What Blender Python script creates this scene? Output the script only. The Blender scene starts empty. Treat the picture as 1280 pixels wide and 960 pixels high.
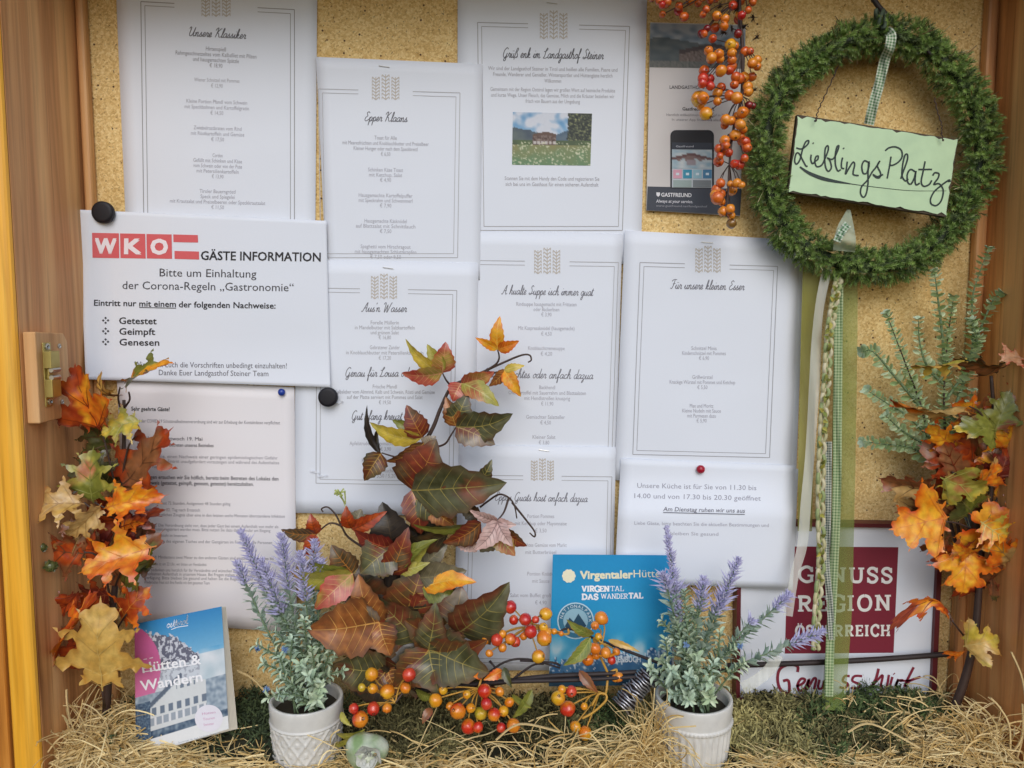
import bpy, bmesh, math, random
import numpy as np
from mathutils import Vector, Matrix, noise, geometry
R = math.radians
random.seed(7)
SC = bpy.context.scene
COL = SC.collection

# ------------------------------------------------------------------ camera, light, exposure
FPX, CD, CZ, PITCH = 931.0, 0.80, 0.48, 5.0
cam = bpy.data.cameras.new('camera'); cam.sensor_width = 36.0
cam.lens = 36.0 * FPX / 1280.0; cam.clip_start = 0.01; cam.clip_end = 500.0
camo = bpy.data.objects.new('camera', cam); COL.objects.link(camo)
camo.location = (0, -CD, CZ); camo.rotation_euler = (R(90 - PITCH), 0, 0)
SC.camera = camo
SUN_EL, SUN_AZ = 36.0, 6.0          # azimuth measured from straight in front of the case
w = bpy.data.worlds.new('World'); SC.world = w; w.use_nodes = True
nt = w.node_tree
sky = nt.nodes.new('ShaderNodeTexSky'); sky.sky_type = 'NISHITA'; sky.sun_disc = False
sky.sun_elevation = R(SUN_EL); sky.sun_rotation = R(180 - SUN_AZ)
sky.air_density = 1.0; sky.dust_density = 1.2; sky.ozone_density = 1.0
nt.nodes['Background'].inputs[1].default_value = 0.15
nt.links.new(sky.outputs[0], nt.nodes['Background'].inputs[0])
sl = bpy.data.lights.new('sun', 'SUN'); sl.energy = 1.3; sl.angle = R(38); sl.color = (1.0, 0.99, 0.98)
so = bpy.data.objects.new('sun', sl); COL.objects.link(so)
sd = Vector((math.sin(R(SUN_AZ)) * math.cos(R(SUN_EL)), -math.cos(R(SUN_AZ)) * math.cos(R(SUN_EL)), math.sin(R(SUN_EL))))
so.rotation_euler = sd.to_track_quat('Z', 'Y').to_euler()
SC.view_settings.view_transform = 'Standard'; SC.view_settings.look = 'None'
SC.view_settings.gamma = 1.0; SC.view_settings.exposure = -0.04
SC.render.engine = 'CYCLES'; SC.cycles.max_bounces = 6; SC.cycles.transparent_max_bounces = 12

cp, sp = math.cos(R(PITCH)), math.sin(R(PITCH))
def P(px, py, d=0.0):
    """point on the upright plane d metres in front of the cork, measured off the photograph's ruler"""
    u, v = (px - 640) / FPX, (480 - py) / FPX
    y, z = cp + v * sp, v * cp - sp
    t = (CD - d) / y
    return Vector((u * t, -d, CZ + z * t))
def PX(px, py=480, d=0.0):                       # metres per pixel there
    return (P(px + .5, py, d) - P(px - .5, py, d)).length

# ------------------------------------------------------------------ materials
def s2l(c):
    return tuple(((x / 255.0) / 12.92 if x / 255.0 <= 0.04045 else ((x / 255.0 + 0.055) / 1.055) ** 2.4) for x in c)
class NT:
    def __init__(s, name):
        s.m = bpy.data.materials.new(name); s.m.use_nodes = True; s.t = s.m.node_tree
        s.b = s.t.nodes['Principled BSDF']
    def n(s, typ, **kw):
        o = s.t.nodes.new(typ)
        for k, v in kw.items():
            if k in o.inputs: o.inputs[k].default_value = v
            else: setattr(o, k, v)
        return o
    def l(s, a, b): s.t.links.new(a, b)
    def ramp(s, fac, stops):
        r = s.n('ShaderNodeValToRGB'); e = r.color_ramp.elements
        while len(e) < len(stops): e.new(0.5)
        for i, (p, c) in enumerate(stops):
            e[i].position = p; e[i].color = (*c, 1) if len(c) == 3 else c
        s.l(fac, r.inputs[0]); return r.outputs[0]
    def coords(s, scale=(1, 1, 1), rot=(0, 0, 0)):
        tc = s.n('ShaderNodeTexCoord'); mp = s.n('ShaderNodeMapping')
        mp.inputs['Scale'].default_value = scale; mp.inputs['Rotation'].default_value = rot
        s.l(tc.outputs['Object'], mp.inputs[0]); return mp.outputs[0]
    def noise(s, vec, scale, detail=4, rough=.55, dist=0):
        o = s.n('ShaderNodeTexNoise'); o.inputs['Scale'].default_value = scale; o.inputs['Detail'].default_value = detail
        o.inputs['Roughness'].default_value = rough; o.inputs['Distortion'].default_value = dist
        s.l(vec, o.inputs['Vector']); return o.outputs['Fac']
    def mix(s, fac, a, b, mode='MIX'):
        o = s.n('ShaderNodeMix', data_type='RGBA', blend_type=mode)
        for v, i in ((fac, 0), (a, 6), (b, 7)):
            if hasattr(v, 'links'): s.l(v, o.inputs[i])
            elif i == 0: o.inputs[0].default_value = v
            else: o.inputs[i].default_value = (*v, 1)
        return o.outputs[2]
    def bump(s, h, strength=.3, dist=.001):
        o = s.n('ShaderNodeBump'); o.inputs['Strength'].default_value = strength; o.inputs['Distance'].default_value = dist
        s.l(h, o.inputs['Height']); s.l(o.outputs[0], s.b.inputs['Normal'])
    def out(s, col=None, rough=.6, **kw):
        if col is not None:
            if hasattr(col, 'links'): s.l(col, s.b.inputs['Base Color'])
            else: s.b.inputs['Base Color'].default_value = (*col, 1)
        s.b.inputs['Roughness'].default_value = rough
        for k, v in kw.items(): s.b.inputs[k].default_value = v
        return s.m
def plain(name, srgb, rough=.6, **kw):
    m = NT(name); v = m.coords()
    f = m.noise(v, 90, 4)
    c = s2l(srgb)
    return m.out(m.mix(f, tuple(x * .82 for x in c), tuple(min(1, x * 1.15) for x in c)), rough, **{k.replace('_', ' '): v for k, v in kw.items()})
def vcol(name, rough=.6, noise_amt=.25, scale=200, bump=0.0, **kw):
    m = NT(name); a = m.n('ShaderNodeAttribute'); a.attribute_name = 'col'
    v = m.coords(); f = m.noise(v, scale, 3)
    g = m.ramp(f, [(.3, (1 - noise_amt,) * 3), (.7, (1 + 0 * noise_amt,) * 3)])
    c = m.mix(1.0, a.outputs['Color'], g, 'MULTIPLY')
    if bump: m.bump(f, bump, .0006)
    m.out(c, rough, **{k.replace('_', ' '): v for k, v in kw.items()})
    return m.m
def wood(name, dark, mid, light, axis=2, grain=1.0, rough=.55, knots=True):
    m = NT(name)
    sc = [26 * grain] * 3; sc[axis] = 1.3 * grain
    v = m.coords(tuple(sc)); n1 = m.noise(v, 1.0, 6, .6, 1.1)
    sc2 = [150] * 3; sc2[axis] = 4
    v2 = m.coords(tuple(sc2)); n2 = m.noise(v2, 1.0, 4, .6, .3)
    c = m.ramp(n1, [(.30, s2l(dark)), (.48, s2l(mid)), (.66, s2l(light))])
    g = m.ramp(n2, [(.30, (.62, .58, .54)), (.52, (1, 1, 1))])
    c = m.mix(.75, c, g, 'MULTIPLY')
    n3 = m.noise(m.coords((3, 3, 1.2)), 2.2, 3)
    c = m.mix(.6, c, m.ramp(n3, [(.3, (.72, .70, .68)), (.6, (1, 1, 1))]), 'MULTIPLY')
    sc3 = [60] * 3; sc3[axis] = 1.6
    n4 = m.noise(m.coords(tuple(sc3)), 1.0, 5, .7, .8)
    c = m.mix(.8, c, m.ramp(n4, [(.34, (.50, .42, .36)), (.40, (.9, .88, .86)), (.5, (1, 1, 1))]), 'MULTIPLY')
    m.bump(n2, .35, .0012)
    return m.out(c, rough)

def cork_mat():
    m = NT('cork board'); v = m.coords()
    vo = m.n('ShaderNodeTexVoronoi'); vo.inputs['Scale'].default_value = 560
    wv = m.n('ShaderNodeVectorMath', operation='ADD'); nn = m.n('ShaderNodeTexNoise'); nn.inputs['Scale'].default_value = 420; m.l(v, nn.inputs['Vector'])
    sc = m.n('ShaderNodeVectorMath', operation='SCALE'); sc.inputs['Scale'].default_value = .0022; m.l(nn.outputs['Color'], sc.inputs[0])
    m.l(v, wv.inputs[0]); m.l(sc.outputs[0], wv.inputs[1]); m.l(wv.outputs[0], vo.inputs['Vector'])
    n1 = m.noise(v, 700, 4, .75); n2 = m.noise(v, 9, 3); n3 = m.noise(v, 260, 3, .7)
    cell = m.n('ShaderNodeSeparateColor'); m.l(vo.outputs['Color'], cell.inputs[0])
    c = m.ramp(cell.outputs[0], [(.0, s2l((208, 172, 108))), (.4, s2l((230, 197, 132))), (1, s2l((246, 222, 164)))])
    c = m.mix(.8, c, m.ramp(n1, [(.32, (.66, .60, .50)), (.5, (.95, .94, .92)), (.7, (1, 1, 1))]), 'MULTIPLY')
    c = m.mix(.6, c, m.ramp(n2, [(.3, (.84, .78, .68)), (.65, (1.0, 1.0, 1.0))]), 'MULTIPLY')
    f = m.ramp(n3, [(.61, (0, 0, 0)), (.68, (1, 1, 1))])
    c = m.mix(f, c, s2l((104, 70, 38)))
    vo2 = m.n('ShaderNodeTexVoronoi'); vo2.inputs['Scale'].default_value = 120; m.l(v, vo2.inputs['Vector'])
    f2 = m.ramp(vo2.outputs['Distance'], [(.10, (1, 1, 1)), (.16, (0, 0, 0))])
    c2 = m.n('ShaderNodeSeparateColor'); m.l(vo2.outputs['Color'], c2.inputs[0])
    f2 = m.mix(1.0, f2, m.ramp(c2.outputs[1], [(.72, (0, 0, 0)), (.76, (1, 1, 1))]), 'MULTIPLY')
    c = m.mix(f2, c, s2l((84, 52, 30)))
    m.bump(n1, .35, .0007)
    return m.out(c, .85)
def paper_mat(name, srgb):
    m = NT(name); v = m.coords()
    f = m.noise(v, 900, 3); g = m.noise(v, 7, 2)
    c = s2l(srgb)
    col = m.mix(f, tuple(x * .96 for x in c), c)
    m.bump(g, .5, .005)
    return m.out(col, .75)
M = {}
M['cork'] = cork_mat()
M['paper'] = paper_mat('white office paper', (224, 229, 238))
M['paper_w'] = paper_mat('warm white office paper', (232, 229, 232))
M['wall_wood'] = wood('brown larch wood', (138, 86, 46), (208, 148, 92), (232, 180, 120))
M['wall_wood_r'] = wood('dark brown larch wood', (160, 100, 52), (214, 146, 84), (232, 174, 108))
M['floor_wood'] = wood('brown larch floor', (84, 52, 30), (140, 96, 62), (170, 124, 82), axis=0)
M['yellow_wood'] = wood('honey varnished wood', (240, 164, 44), (250, 182, 56), (255, 204, 90), grain=.6, rough=.35)
M['orange_wood'] = wood('orange varnished wood', (170, 104, 40), (206, 134, 54), (220, 156, 76), grain=.7, rough=.4)
M['print'] = vcol('printing ink', .6, .04, 300)
M['leaf'] = vcol('printed fabric leaf', .31, .30, 160, .35)
M['matte_leaf'] = vcol('flocked leaf', .75, .25, 300, .3)
M['berry'] = vcol('lacquered berry', .22, .16, 120, .1, Coat_Weight=.5, Coat_Roughness=.12)
M['stem'] = plain('brown plastic stem', (66, 48, 40), .6)
M['blackstem'] = plain('dark twig', (44, 34, 34), .6)
M['greenstem'] = plain('green plastic stem', (110, 130, 96), .6)
M['yellowstem'] = plain('ochre berry stalk', (196, 150, 62), .5)
M['ceramic'] = plain('white glazed ceramic', (214, 212, 206), .32)
M['soil'] = plain('dark soil', (52, 46, 34), .9)
M['black_magnet'] = plain('black plastic', (14, 12, 22), .6)
M['blue_pin'] = plain('blue plastic', (34, 62, 150), .25)
M['red_pin'] = plain('red plastic', (160, 20, 44), .3)
M['steel'] = plain('zinc steel', (190, 188, 180), .28, Metallic=.9)
M['brass'] = plain('yellow brass', (176, 160, 96), .38, Metallic=.75)
M['dark'] = plain('dark hole', (30, 24, 20), .8)
M['darkwire'] = plain('rusty wire', (58, 40, 32), .6)
M['silverwire'] = plain('silver wire', (190, 190, 196), .3, Metallic=.8)
M['block'] = wood('pale pine block', (186, 132, 78), (214, 164, 108), (226, 182, 130), grain=1.2)
M['straw'] = vcol('dry straw', .6, .15, 300)
M['moss'] = vcol('dried moss', .9, .25, 500)
M['needles'] = vcol('green needles', .6, .2, 500)
M['cloth'] = vcol('woven ribbon', .7, .12, 900)
M['flock'] = vcol('flocked plastic', .8, .15, 500)
def sheer(name, srgb, a):
    m = NT(name); v = m.coords()
    t = m.n('ShaderNodeTexWave'); t.inputs['Scale'].default_value = 350; m.l(v, t.inputs['Vector'])
    m.out(s2l(srgb), .45)
    r = m.ramp(t.outputs['Fac'], [(.0, (a - .08,) * 3), (1, (min(1, a + .08),) * 3)])
    m.l(r, m.b.inputs['Alpha']); return m.m
M['sheer_white'] = sheer('sheer white organza', (222, 224, 214), .52)
M['sheer_olive'] = sheer('sheer olive organza', (142, 142, 70), .72)
M['sheer_green'] = sheer('sheer green organza', (122, 142, 66), .60)

# ------------------------------------------------------------------ mesh builder
class MB:
    def __init__(s): s.v = []; s.f = []; s.c = []; s.mi = []; s.cc = (1, 1, 1)
    def add(s, vs, fs, cols=None, mi=0):
        o = len(s.v); s.v.extend(tuple(p) for p in vs)
        s.c.extend(cols if cols is not None else [s.cc] * len(vs))
        s.f.extend(tuple(i + o for i in f) for f in fs); s.mi.extend([mi] * len(fs))
        return s
    def grid(s, rows, cols=None, mi=0, close=False):
        n, m = len(rows), len(rows[0]); vs = [p for r in rows for p in r]
        fs = []
        for i in range(n - 1):
            for j in range(m if close else m - 1):
                k = (j + 1) % m
                fs.append((i * m + j, i * m + k, (i + 1) * m + k, (i + 1) * m + j))
        return s.add(vs, fs, [c for r in cols for c in r] if cols else None, mi)
    def tube(s, pts, rad, k=6, cap=True, mi=0, cols=None):
        pts = [Vector(p) for p in pts]; n = len(pts)
        rr = rad if isinstance(rad, (list, tuple)) else [rad] * n
        rows = []; a = None; cl = []
        for i, p in enumerate(pts):
            t = (pts[min(i + 1, n - 1)] - pts[max(i - 1, 0)])
            if t.length < 1e-9: t = Vector((0, 0, 1))
            t.normalize()
            if a is None: a = t.orthogonal().normalized()
            a = (a - t * a.dot(t)); a = a.normalized() if a.length > 1e-6 else t.orthogonal().normalized()
            b = t.cross(a)
            rows.append([p + (a * math.cos(2 * math.pi * j / k) + b * math.sin(2 * math.pi * j / k)) * rr[i] for j in range(k)])
            cl.append([(cols[i] if cols else s.cc)] * k)
        o = len(s.v); s.grid(rows, cl, mi, True)
        if cap and k > 2:
            s.f.append(tuple(o + j for j in reversed(range(k)))); s.mi.append(mi)
            s.f.append(tuple(o + (n - 1) * k + j for j in range(k))); s.mi.append(mi)
        return s
    def box(s, lo, hi, mi=0):
        (a, b, c), (d, e, f) = lo, hi
        vs = [(a, b, c), (d, b, c), (d, e, c), (a, e, c), (a, b, f), (d, b, f), (d, e, f), (a, e, f)]
        return s.add(vs, [(0, 3, 2, 1), (4, 5, 6, 7), (0, 1, 5, 4), (1, 2, 6, 5), (2, 3, 7, 6), (3, 0, 4, 7)], None, mi)
    def build(s, name, mats, parent=None, smooth=False, bevel=0, org=None):
        me = bpy.data.meshes.new(name)
        off = Vector(org) if org is not None else (parent_origin(parent) if parent else Vector((0, 0, 0)))
        A = np.array(s.v, dtype=float).reshape(-1, 3) - np.array(off)
        me.from_pydata(A.tolist(), [], s.f)
        ca = me.color_attributes.new('col', 'FLOAT_COLOR', 'POINT')
        C4 = np.ones((len(s.v), 4)); C4[:, :3] = np.array(s.c, dtype=float).reshape(-1, 3)
        ca.data.foreach_set('color', C4.ravel())
        for m in (mats if isinstance(mats, (list, tuple)) else [mats]): me.materials.append(m)
        me.polygons.foreach_set('material_index', s.mi)
        if smooth: me.polygons.foreach_set('use_smooth', [True] * len(me.polygons))
        me.update()
        o = bpy.data.objects.new(name, me); COL.objects.link(o)
        if parent: o.parent = parent
        elif org is not None: o.location = off
        if bevel:
            b = o.modifiers.new('bevel', 'BEVEL'); b.width = bevel; b.segments = 2; b.limit_method = 'ANGLE'
        return o
def parent_origin(o):
    t = Vector((0, 0, 0))
    while o: t += o.location; o = o.parent
    return t
def tag(o, label=None, cat=None, group=None, kind=None):
    for k, v in (('label', label), ('category', cat), ('group', group), ('kind', kind)):
        if v: o[k] = v
    return o
def thing(name, loc, label, cat, group=None):
    o = bpy.data.objects.new(name, None); COL.objects.link(o); o.location = loc; o.empty_display_size = .01
    return tag(o, label, cat, group)
def inst(src, parent, loc, scale=1.0, rot=None, name=None):
    c = src.copy(); COL.objects.link(c); c.parent = parent
    c.location = Vector(loc) - parent_origin(parent); c.scale = (scale,) * 3
    if rot: c.rotation_euler = rot
    return c
def crom(pts, n=6):
    """smooth curve through the points"""
    if isinstance(pts[0], Vector): return [Vector(p) for p in crom([tuple(p) for p in pts], n)]
    pts = [tuple(p) for p in pts]
    if len(pts) < 3: return pts
    q = [pts[0]] + pts + [pts[-1]]; out = []
    for i in range(1, len(q) - 2):
        a, b, c, d = q[i - 1], q[i], q[i + 1], q[i + 2]
        for k in range(n):
            t = k / n
            out.append(tuple(.5 * (2 * b[j] + (c[j] - a[j]) * t + (2 * a[j] - 5 * b[j] + 4 * c[j] - d[j]) * t * t + (3 * b[j] - a[j] - 3 * c[j] + d[j]) * t ** 3) for j in range(len(b))))
    out.append(pts[-1]); return out
def nz(x, y, z=0.0, s=1.0): return noise.noise(Vector((x * s, y * s, z * s)))
def lerp(a, b, t): return tuple(a[i] + (b[i] - a[i]) * t for i in range(len(a)))

# ------------------------------------------------------------------ the wooden case
XL, XR, ZB, ZT, DF = -.446, .497, .02, .835, .124
case = thing('display_case', (0, 0, 0), 'open wooden notice case with speckled cork back board, behind everything else', 'display case')
MB().box((XL, .0, ZB), (XR, .012, ZT)).build('back_board', M['cork'], case)
MB().box((XL - .02, -DF, ZB - .02), (XL, .012, ZT + .02)).build('side_panel', M['wall_wood'], case)
MB().box((XR, -DF, ZB - .02), (XR + .02, .012, ZT + .02)).build('side_panel', M['wall_wood_r'], case)
MB().box((XL, -DF, ZT), (XR, .012, ZT + .02)).build('top_panel', M['floor_wood'], case)
MB().box((XL, -DF, ZB - .02), (XR, .012, ZB)).build('floor_panel', M['floor_wood'], case)
for x0, x1 in ((XL + .0005, XL + .0095), (XR - .012, XR - .0005)):
    MB().box((x0, -.012, ZB + .001), (x1, -.0004, ZT - .001)).build('corner_moulding', M['wall_wood'], case, bevel=.003)
# front frame: rounded honey strip next to the opening, orange board outside it
def rounded_strip(x0, x1, z0, z1, horiz=False):
    rows = []
    n = 10
    for e in (0, 1):
        r = []
        for i in range(n + 1):
            a = math.pi * i / n
            u = (x0 + x1) / 2 - math.cos(a) * (x1 - x0) / 2; y = -DF - .0012 - math.sin(a) ** .6 * .006
            r.append((u, y, z0 if e == 0 else z1) if not horiz else ((z0 if e == 0 else z1), y, u))
        rows.append(r)
    b = MB().grid(rows); k = len(b.v) // 2
    b.f += [tuple(range(k)), tuple(reversed(range(k, 2 * k)))]; b.mi += [0, 0]
    return b
rounded_strip(XL - .026, XL - .0005, ZB - .03, ZT + .03).build('frame_strip', M['yellow_wood'], case, smooth=False)
rounded_strip(XR + .0005, XR + .026, ZB - .03, ZT + .03).build('frame_strip', M['yellow_wood'], case)
rounded_strip(ZT + .001, ZT + .026, XL, XR, True).build('frame_strip', M['yellow_wood'], case)
rounded_strip(ZB - .026, ZB - .001, XL, XR, True).build('frame_strip', M['yellow_wood'], case)
for x0, x1 in ((XL - .10, XL - .0285), (XR + .0285, XR + .10)):
    MB().box((x0, -DF - .006, ZB - .10), (x1, -DF + .02, ZT + .10)).build('frame_board', M['orange_wood'], case, bevel=.002)
for z0, z1 in ((ZT + .0285, ZT + .10), (ZB - .10, ZB - .0285)):
    MB().box((XL - .028, -DF - .006, z0), (XR + .028, -DF + .02, z1)).build('frame_board', M['orange_wood'], case, bevel=.002)

# latch block with its roller catch, screwed to the left side panel
lz0, lz1 = P(60, 524, .09).z, P(60, 414, .09).z
xw = XL
pr = [(-.121, lz1), (-.078, lz1 - .002), (-.072, lz1 - .010), (-.072, lz0 + .010), (-.081, lz0 + .0085), (-.088, lz0 + .0005), (-.121, lz0)]
b = MB(); th = .012
n = len(pr)
b.add([(xw + .0003, y, z) for y, z in pr] + [(xw + th, y, z) for y, z in pr], [tuple(range(n)), tuple(range(2 * n - 1, n - 1, -1))] + [(i, n + i, n + (i + 1) % n, (i + 1) % n) for i in range(n)])
blk = b.build('latch_block', M['block'], case, bevel=.0012)
def screw(y, z, x, par, r=.0032):
    b = MB(); ring = lambda rr, xx: [(xx, y + math.cos(a) * rr, z + math.sin(a) * rr) for a in [2 * math.pi * i / 14 for i in range(14)]]
    b.grid([ring(r, x), ring(r, x + .0008), ring(r * .6, x + .0012), ring(r * .35, x + .0002)], None, 0, True)
    b.f.append(tuple(range(len(b.v) - 14, len(b.v)))); b.mi.append(1)
    return b.build('screw', [M['steel'], M['dark']], par)
xb = xw + th
zm = (lz0 + lz1) / 2 + .002
b = MB(); b.box((xb + .0001, -.1125, zm - .030), (xb + .0014, -.1005, zm + .030))
b.box((xb + .0014, -.1135, zm + .006), (xb + .0085, -.0995, zm + .022)); b.box((xb + .0014, -.1135, zm - .021), (xb + .0085, -.0995, zm - .004))
b.box((xb + .0014, -.1100, zm - .004), (xb + .004, -.1030, zm + .006))
b.build('roller_catch', M['brass'], blk, bevel=.0008)
b = MB()
for zz, s_ in ((zm + .0045, 1), (zm - .0025, -1)):
    b.tube([(xb + .0075, -.1125, zz), (xb + .0075, -.1005, zz)], .0022, 10)
b.build('roller', M['steel'], blk)
screw(-.1065, zm + .026, xb + .0014, blk); screw(-.1065, zm - .0255, xb + .0014, blk)
for z in (zm + .026, zm - .028): screw(-.086, z, xb, blk, .0024)

# ------------------------------------------------------------------ lettering
_fc = {}
def font_mesh(s, bold=0.0):
    k = (s, bold)
    if k in _fc: return _fc[k]
    cu = bpy.data.curves.new('t', 'FONT'); cu.body = s; cu.size = 1; cu.resolution_u = 2; cu.offset = bold
    o = bpy.data.objects.new('t', cu); COL.objects.link(o)
    dg = bpy.context.evaluated_depsgraph_get(); me = bpy.data.meshes.new_from_object(o.evaluated_get(dg))
    vs = [(v.co.x, v.co.y) for v in me.vertices]; fs = [tuple(p.vertices) for p in me.polygons]
    bpy.data.objects.remove(o); bpy.data.curves.remove(cu); bpy.data.meshes.remove(me)
    _fc[k] = (vs, fs); return vs, fs
CAP = .73
class Surf:
    """a printed surface: corners in the photograph's ruler, depth function, own curl"""
    def __init__(s, c, d, wave=0.0006, curl=None, seed=0):
        s.c, s.d, s.wave, s.curl, s.seed = c, d, wave, curl, seed
        s.pr = MB()
    def uv2px(s, u, v):
        (a, b, c, d) = s.c
        t = lerp(a, b, u); q = lerp(d, c, u); return lerp(t, q, v)
    def dep(s, px, py):
        d = s.d(px, py) if callable(s.d) else s.d
        d += s.wave * (nz(px / 130, py / 130, s.seed) + .5)
        if s.curl: d += s.curl(px, py)
        return d
    def at(s, px, py, off=0): return P(px, py, s.dep(px, py) + off)
    def sheet(s, nu=14, nv=18):
        return [[s.at(*s.uv2px(i / nu, j / nv)) for i in range(nu + 1)] for j in range(nv + 1)]
    def text(s, t, cx, cy, h, width=None, ang=0, col=(90, 90, 100), bold=0, shear=0, align='c', lay=1, slab=None):
        if bold > 0:      # heavier print: the same letters struck again a hair to each side
            q = bold * h / CAP * .8
            for i, (dx, dy) in enumerate(((-q, -q), (q, -q), (-q, q), (q, q))):
                s.text(t, cx + dx, cy + dy, h, (width - 2 * q) if width else None, ang, col, 0, shear, align, lay + .02 * i, slab)
            return
        vs, fs = font_mesh(t, 0)
        if not vs: return
        x0 = min(p[0] for p in vs); x1 = max(p[0] for p in vs)
        k = h / CAP; kx = (width / (x1 - x0)) if width else k
        ox = {'c': (x0 + x1) / 2, 'l': x0, 'r': x1}[align]
        ca, sa = math.cos(R(ang)), math.sin(R(ang)); out = []
        for x, y in vs:
            X = (x - ox) * kx + y * k * shear; Y = -(y - CAP / 2) * k
            out.append(s.at(cx + X * ca - Y * sa, cy + X * sa + Y * ca, .00028 * lay))
        s.pr.add(out, fs, [s2l(col)] * len(out))
    def stroke(s, pts, wd, col=(90, 90, 100), lay=1, smooth=5, taper=None):
        pts = crom(pts, smooth) if smooth else pts
        if not smooth and len(pts) == 2:
            k = max(1, int(math.hypot(pts[1][0] - pts[0][0], pts[1][1] - pts[0][1]) / 9)); pts = [lerp(pts[0], pts[1], i / k) for i in range(k + 1)]
        n = len(pts)
        if n < 2: return
        L, Rr = [], []
        for i, p in enumerate(pts):
            a = pts[max(0, i - 1)]; b = pts[min(n - 1, i + 1)]
            dx, dy = b[0] - a[0], b[1] - a[1]; q = math.hypot(dx, dy) or 1
            ww = (wd if not callable(wd) else wd(i / (n - 1))) / 2
            L.append(s.at(p[0] - dy / q * ww, p[1] + dx / q * ww, .00028 * lay)); Rr.append(s.at(p[0] + dy / q * ww, p[1] - dx / q * ww, .00028 * lay))
        s.pr.grid([L, Rr], [[s2l(col)] * n] * 2)
    def poly(s, pts, col, lay=1):
        vs = [s.at(x, y, .00028 * lay) for x, y in pts]
        s.pr.add(vs, [tuple(range(len(vs)))], [s2l(col)] * len(vs))
    def disc(s, cx, cy, r, col, lay=1, n=28, ry=None):
        s.poly([(cx + math.cos(2 * math.pi * i / n) * r, cy + math.sin(2 * math.pi * i / n) * (ry or r)) for i in range(n)], col, lay)
    def paint(s, quad, fn, nx, ny, lay=1):
        """printed picture: fine grid of inked cells"""
        rows, cols = [], []
        for j in range(ny + 1):
            r, c = [], []
            for i in range(nx + 1):
                u, v = i / nx, j / ny
                p = lerp(lerp(quad[0], quad[1], u), lerp(quad[3], quad[2], u), v)
                r.append(s.at(p[0], p[1], .00028 * lay)); c.append(s2l(tuple(max(0, min(255, q)) for q in fn(u, v))))
            rows.append(r); cols.append(c)
        s.pr.grid(rows, cols)

# monoline script alphabet: x-height 1
G = {}
def g(ch, adv, *st): G[ch] = (adv, st)
g('a', 1.05, [(.8,.85),(.45,1),(.1,.6),(.15,.12),(.45,.02),(.75,.5),(.82,.95),(.78,.3),(.9,.02),(1.1,.25)])
g('b', .95, [(0,.1),(.4,1.2),(.5,2.1),(.3,2.1),(.2,1),(.2,.2),(.45,0),(.75,.4),(.65,.9),(.95,.85)])
g('c', .85, [(.75,.8),(.5,1),(.15,.7),(.12,.2),(.4,0),(.85,.25)])
g('d', 1.05, [(.8,.85),(.45,1),(.1,.6),(.15,.12),(.45,.02),(.75,.6),(.9,2.2),(.8,.3),(.9,.02),(1.1,.2)])
g('e', .8, [(.0,.2),(.5,.5),(.55,.9),(.35,1),(.12,.6),(.15,.15),(.4,0),(.8,.25)])
g('f', .7, [(0,.1),(.45,1.3),(.55,2.1),(.35,2.1),(.25,1),(.2,-.9),(.35,-.8),(.3,.1),(.7,.3)])
g('g', 1.0, [(.8,.85),(.45,1),(.1,.6),(.15,.15),(.45,.05),(.75,.6),(.8,.95),(.7,-.6),(.4,-1),(.3,-.6),(1.05,.2)])
g('h', 1.05, [(0,.1),(.4,1.2),(.45,2.1),(.28,2.1),(.15,1),(.12,0),(.25,.7),(.55,1),(.7,.7),(.68,.1),(.85,0),(1.1,.25)])
g('i', .55, [(0,.2),(.25,.95),(.2,.2),(.35,0),(.6,.25)], [(.32,1.45),(.36,1.55)])
g('k', 1.0, [(0,.1),(.4,1.2),(.45,2.1),(.28,2.1),(.15,1),(.12,0),(.3,.6),(.6,.95),(.6,.6),(.3,.5),(.6,.05),(1.0,.2)])
g('l', .55, [(0,.1),(.4,1.2),(.45,2.1),(.28,2.1),(.18,1),(.2,.1),(.38,0),(.6,.25)])
g('m', 1.55, [(0,.7),(.15,.95),(.15,0),(.3,.7),(.5,1),(.62,.7),(.6,0),(.75,.7),(.95,1),(1.1,.7),(1.1,.1),(1.25,0),(1.55,.25)])
g('n', 1.1, [(0,.7),(.15,.95),(.15,0),(.3,.7),(.55,1),(.7,.7),(.68,.1),(.85,0),(1.1,.25)])
g('o', .95, [(.5,1),(.15,.7),(.15,.2),(.45,0),(.75,.4),(.7,.85),(.45,1),(.6,.8),(1.0,.85)])
g('p', 1.0, [(0,.4),(.25,.95),(.15,-1),(.2,.5),(.5,1),(.78,.7),(.7,.2),(.4,.0),(.5,.0),(1.0,.25)])
g('r', .8, [(0,.2),(.25,1.05),(.35,.85),(.6,.85),(.5,.2),(.65,0),(.85,.25)])
g('s', .8, [(0,.1),(.42,1.05),(.36,.7),(.62,.35),(.4,0),(.12,.1)], [(.4,0),(.85,.25)])
g('t', .6, [(0,.2),(.35,1.7),(.2,.2),(.38,0),(.65,.25)], [(.05,1.2),(.6,1.25)])
g('u', 1.1, [(0,.3),(.2,.95),(.18,.2),(.4,0),(.7,.4),(.78,.95),(.75,.2),(.9,0),(1.1,.25)])
G['ü'] = (1.1, G['u'][1] + ([(.35,1.4),(.38,1.5)], [(.65,1.4),(.68,1.5)]))
g('w', 1.4, [(0,.6),(.15,.95),(.2,.1),(.45,0),(.65,.8),(.68,.1),(.9,0),(1.1,.9),(1.4,.8)])
g('z', .9, [(.05,.8),(.35,1),(.6,.8),(.2,.1),(.5,.1),(.6,-.5),(.3,-.9),(.3,-.5),(.95,.25)])
g('ß', .95, [(0,-.4),(.2,1.4),(.45,2.1),(.7,1.8),(.45,1.1),(.8,.6),(.55,0),(.35,.1),(.95,.2)])
g("'", .35, [(.15,2.1),(.1,1.7)])
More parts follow.
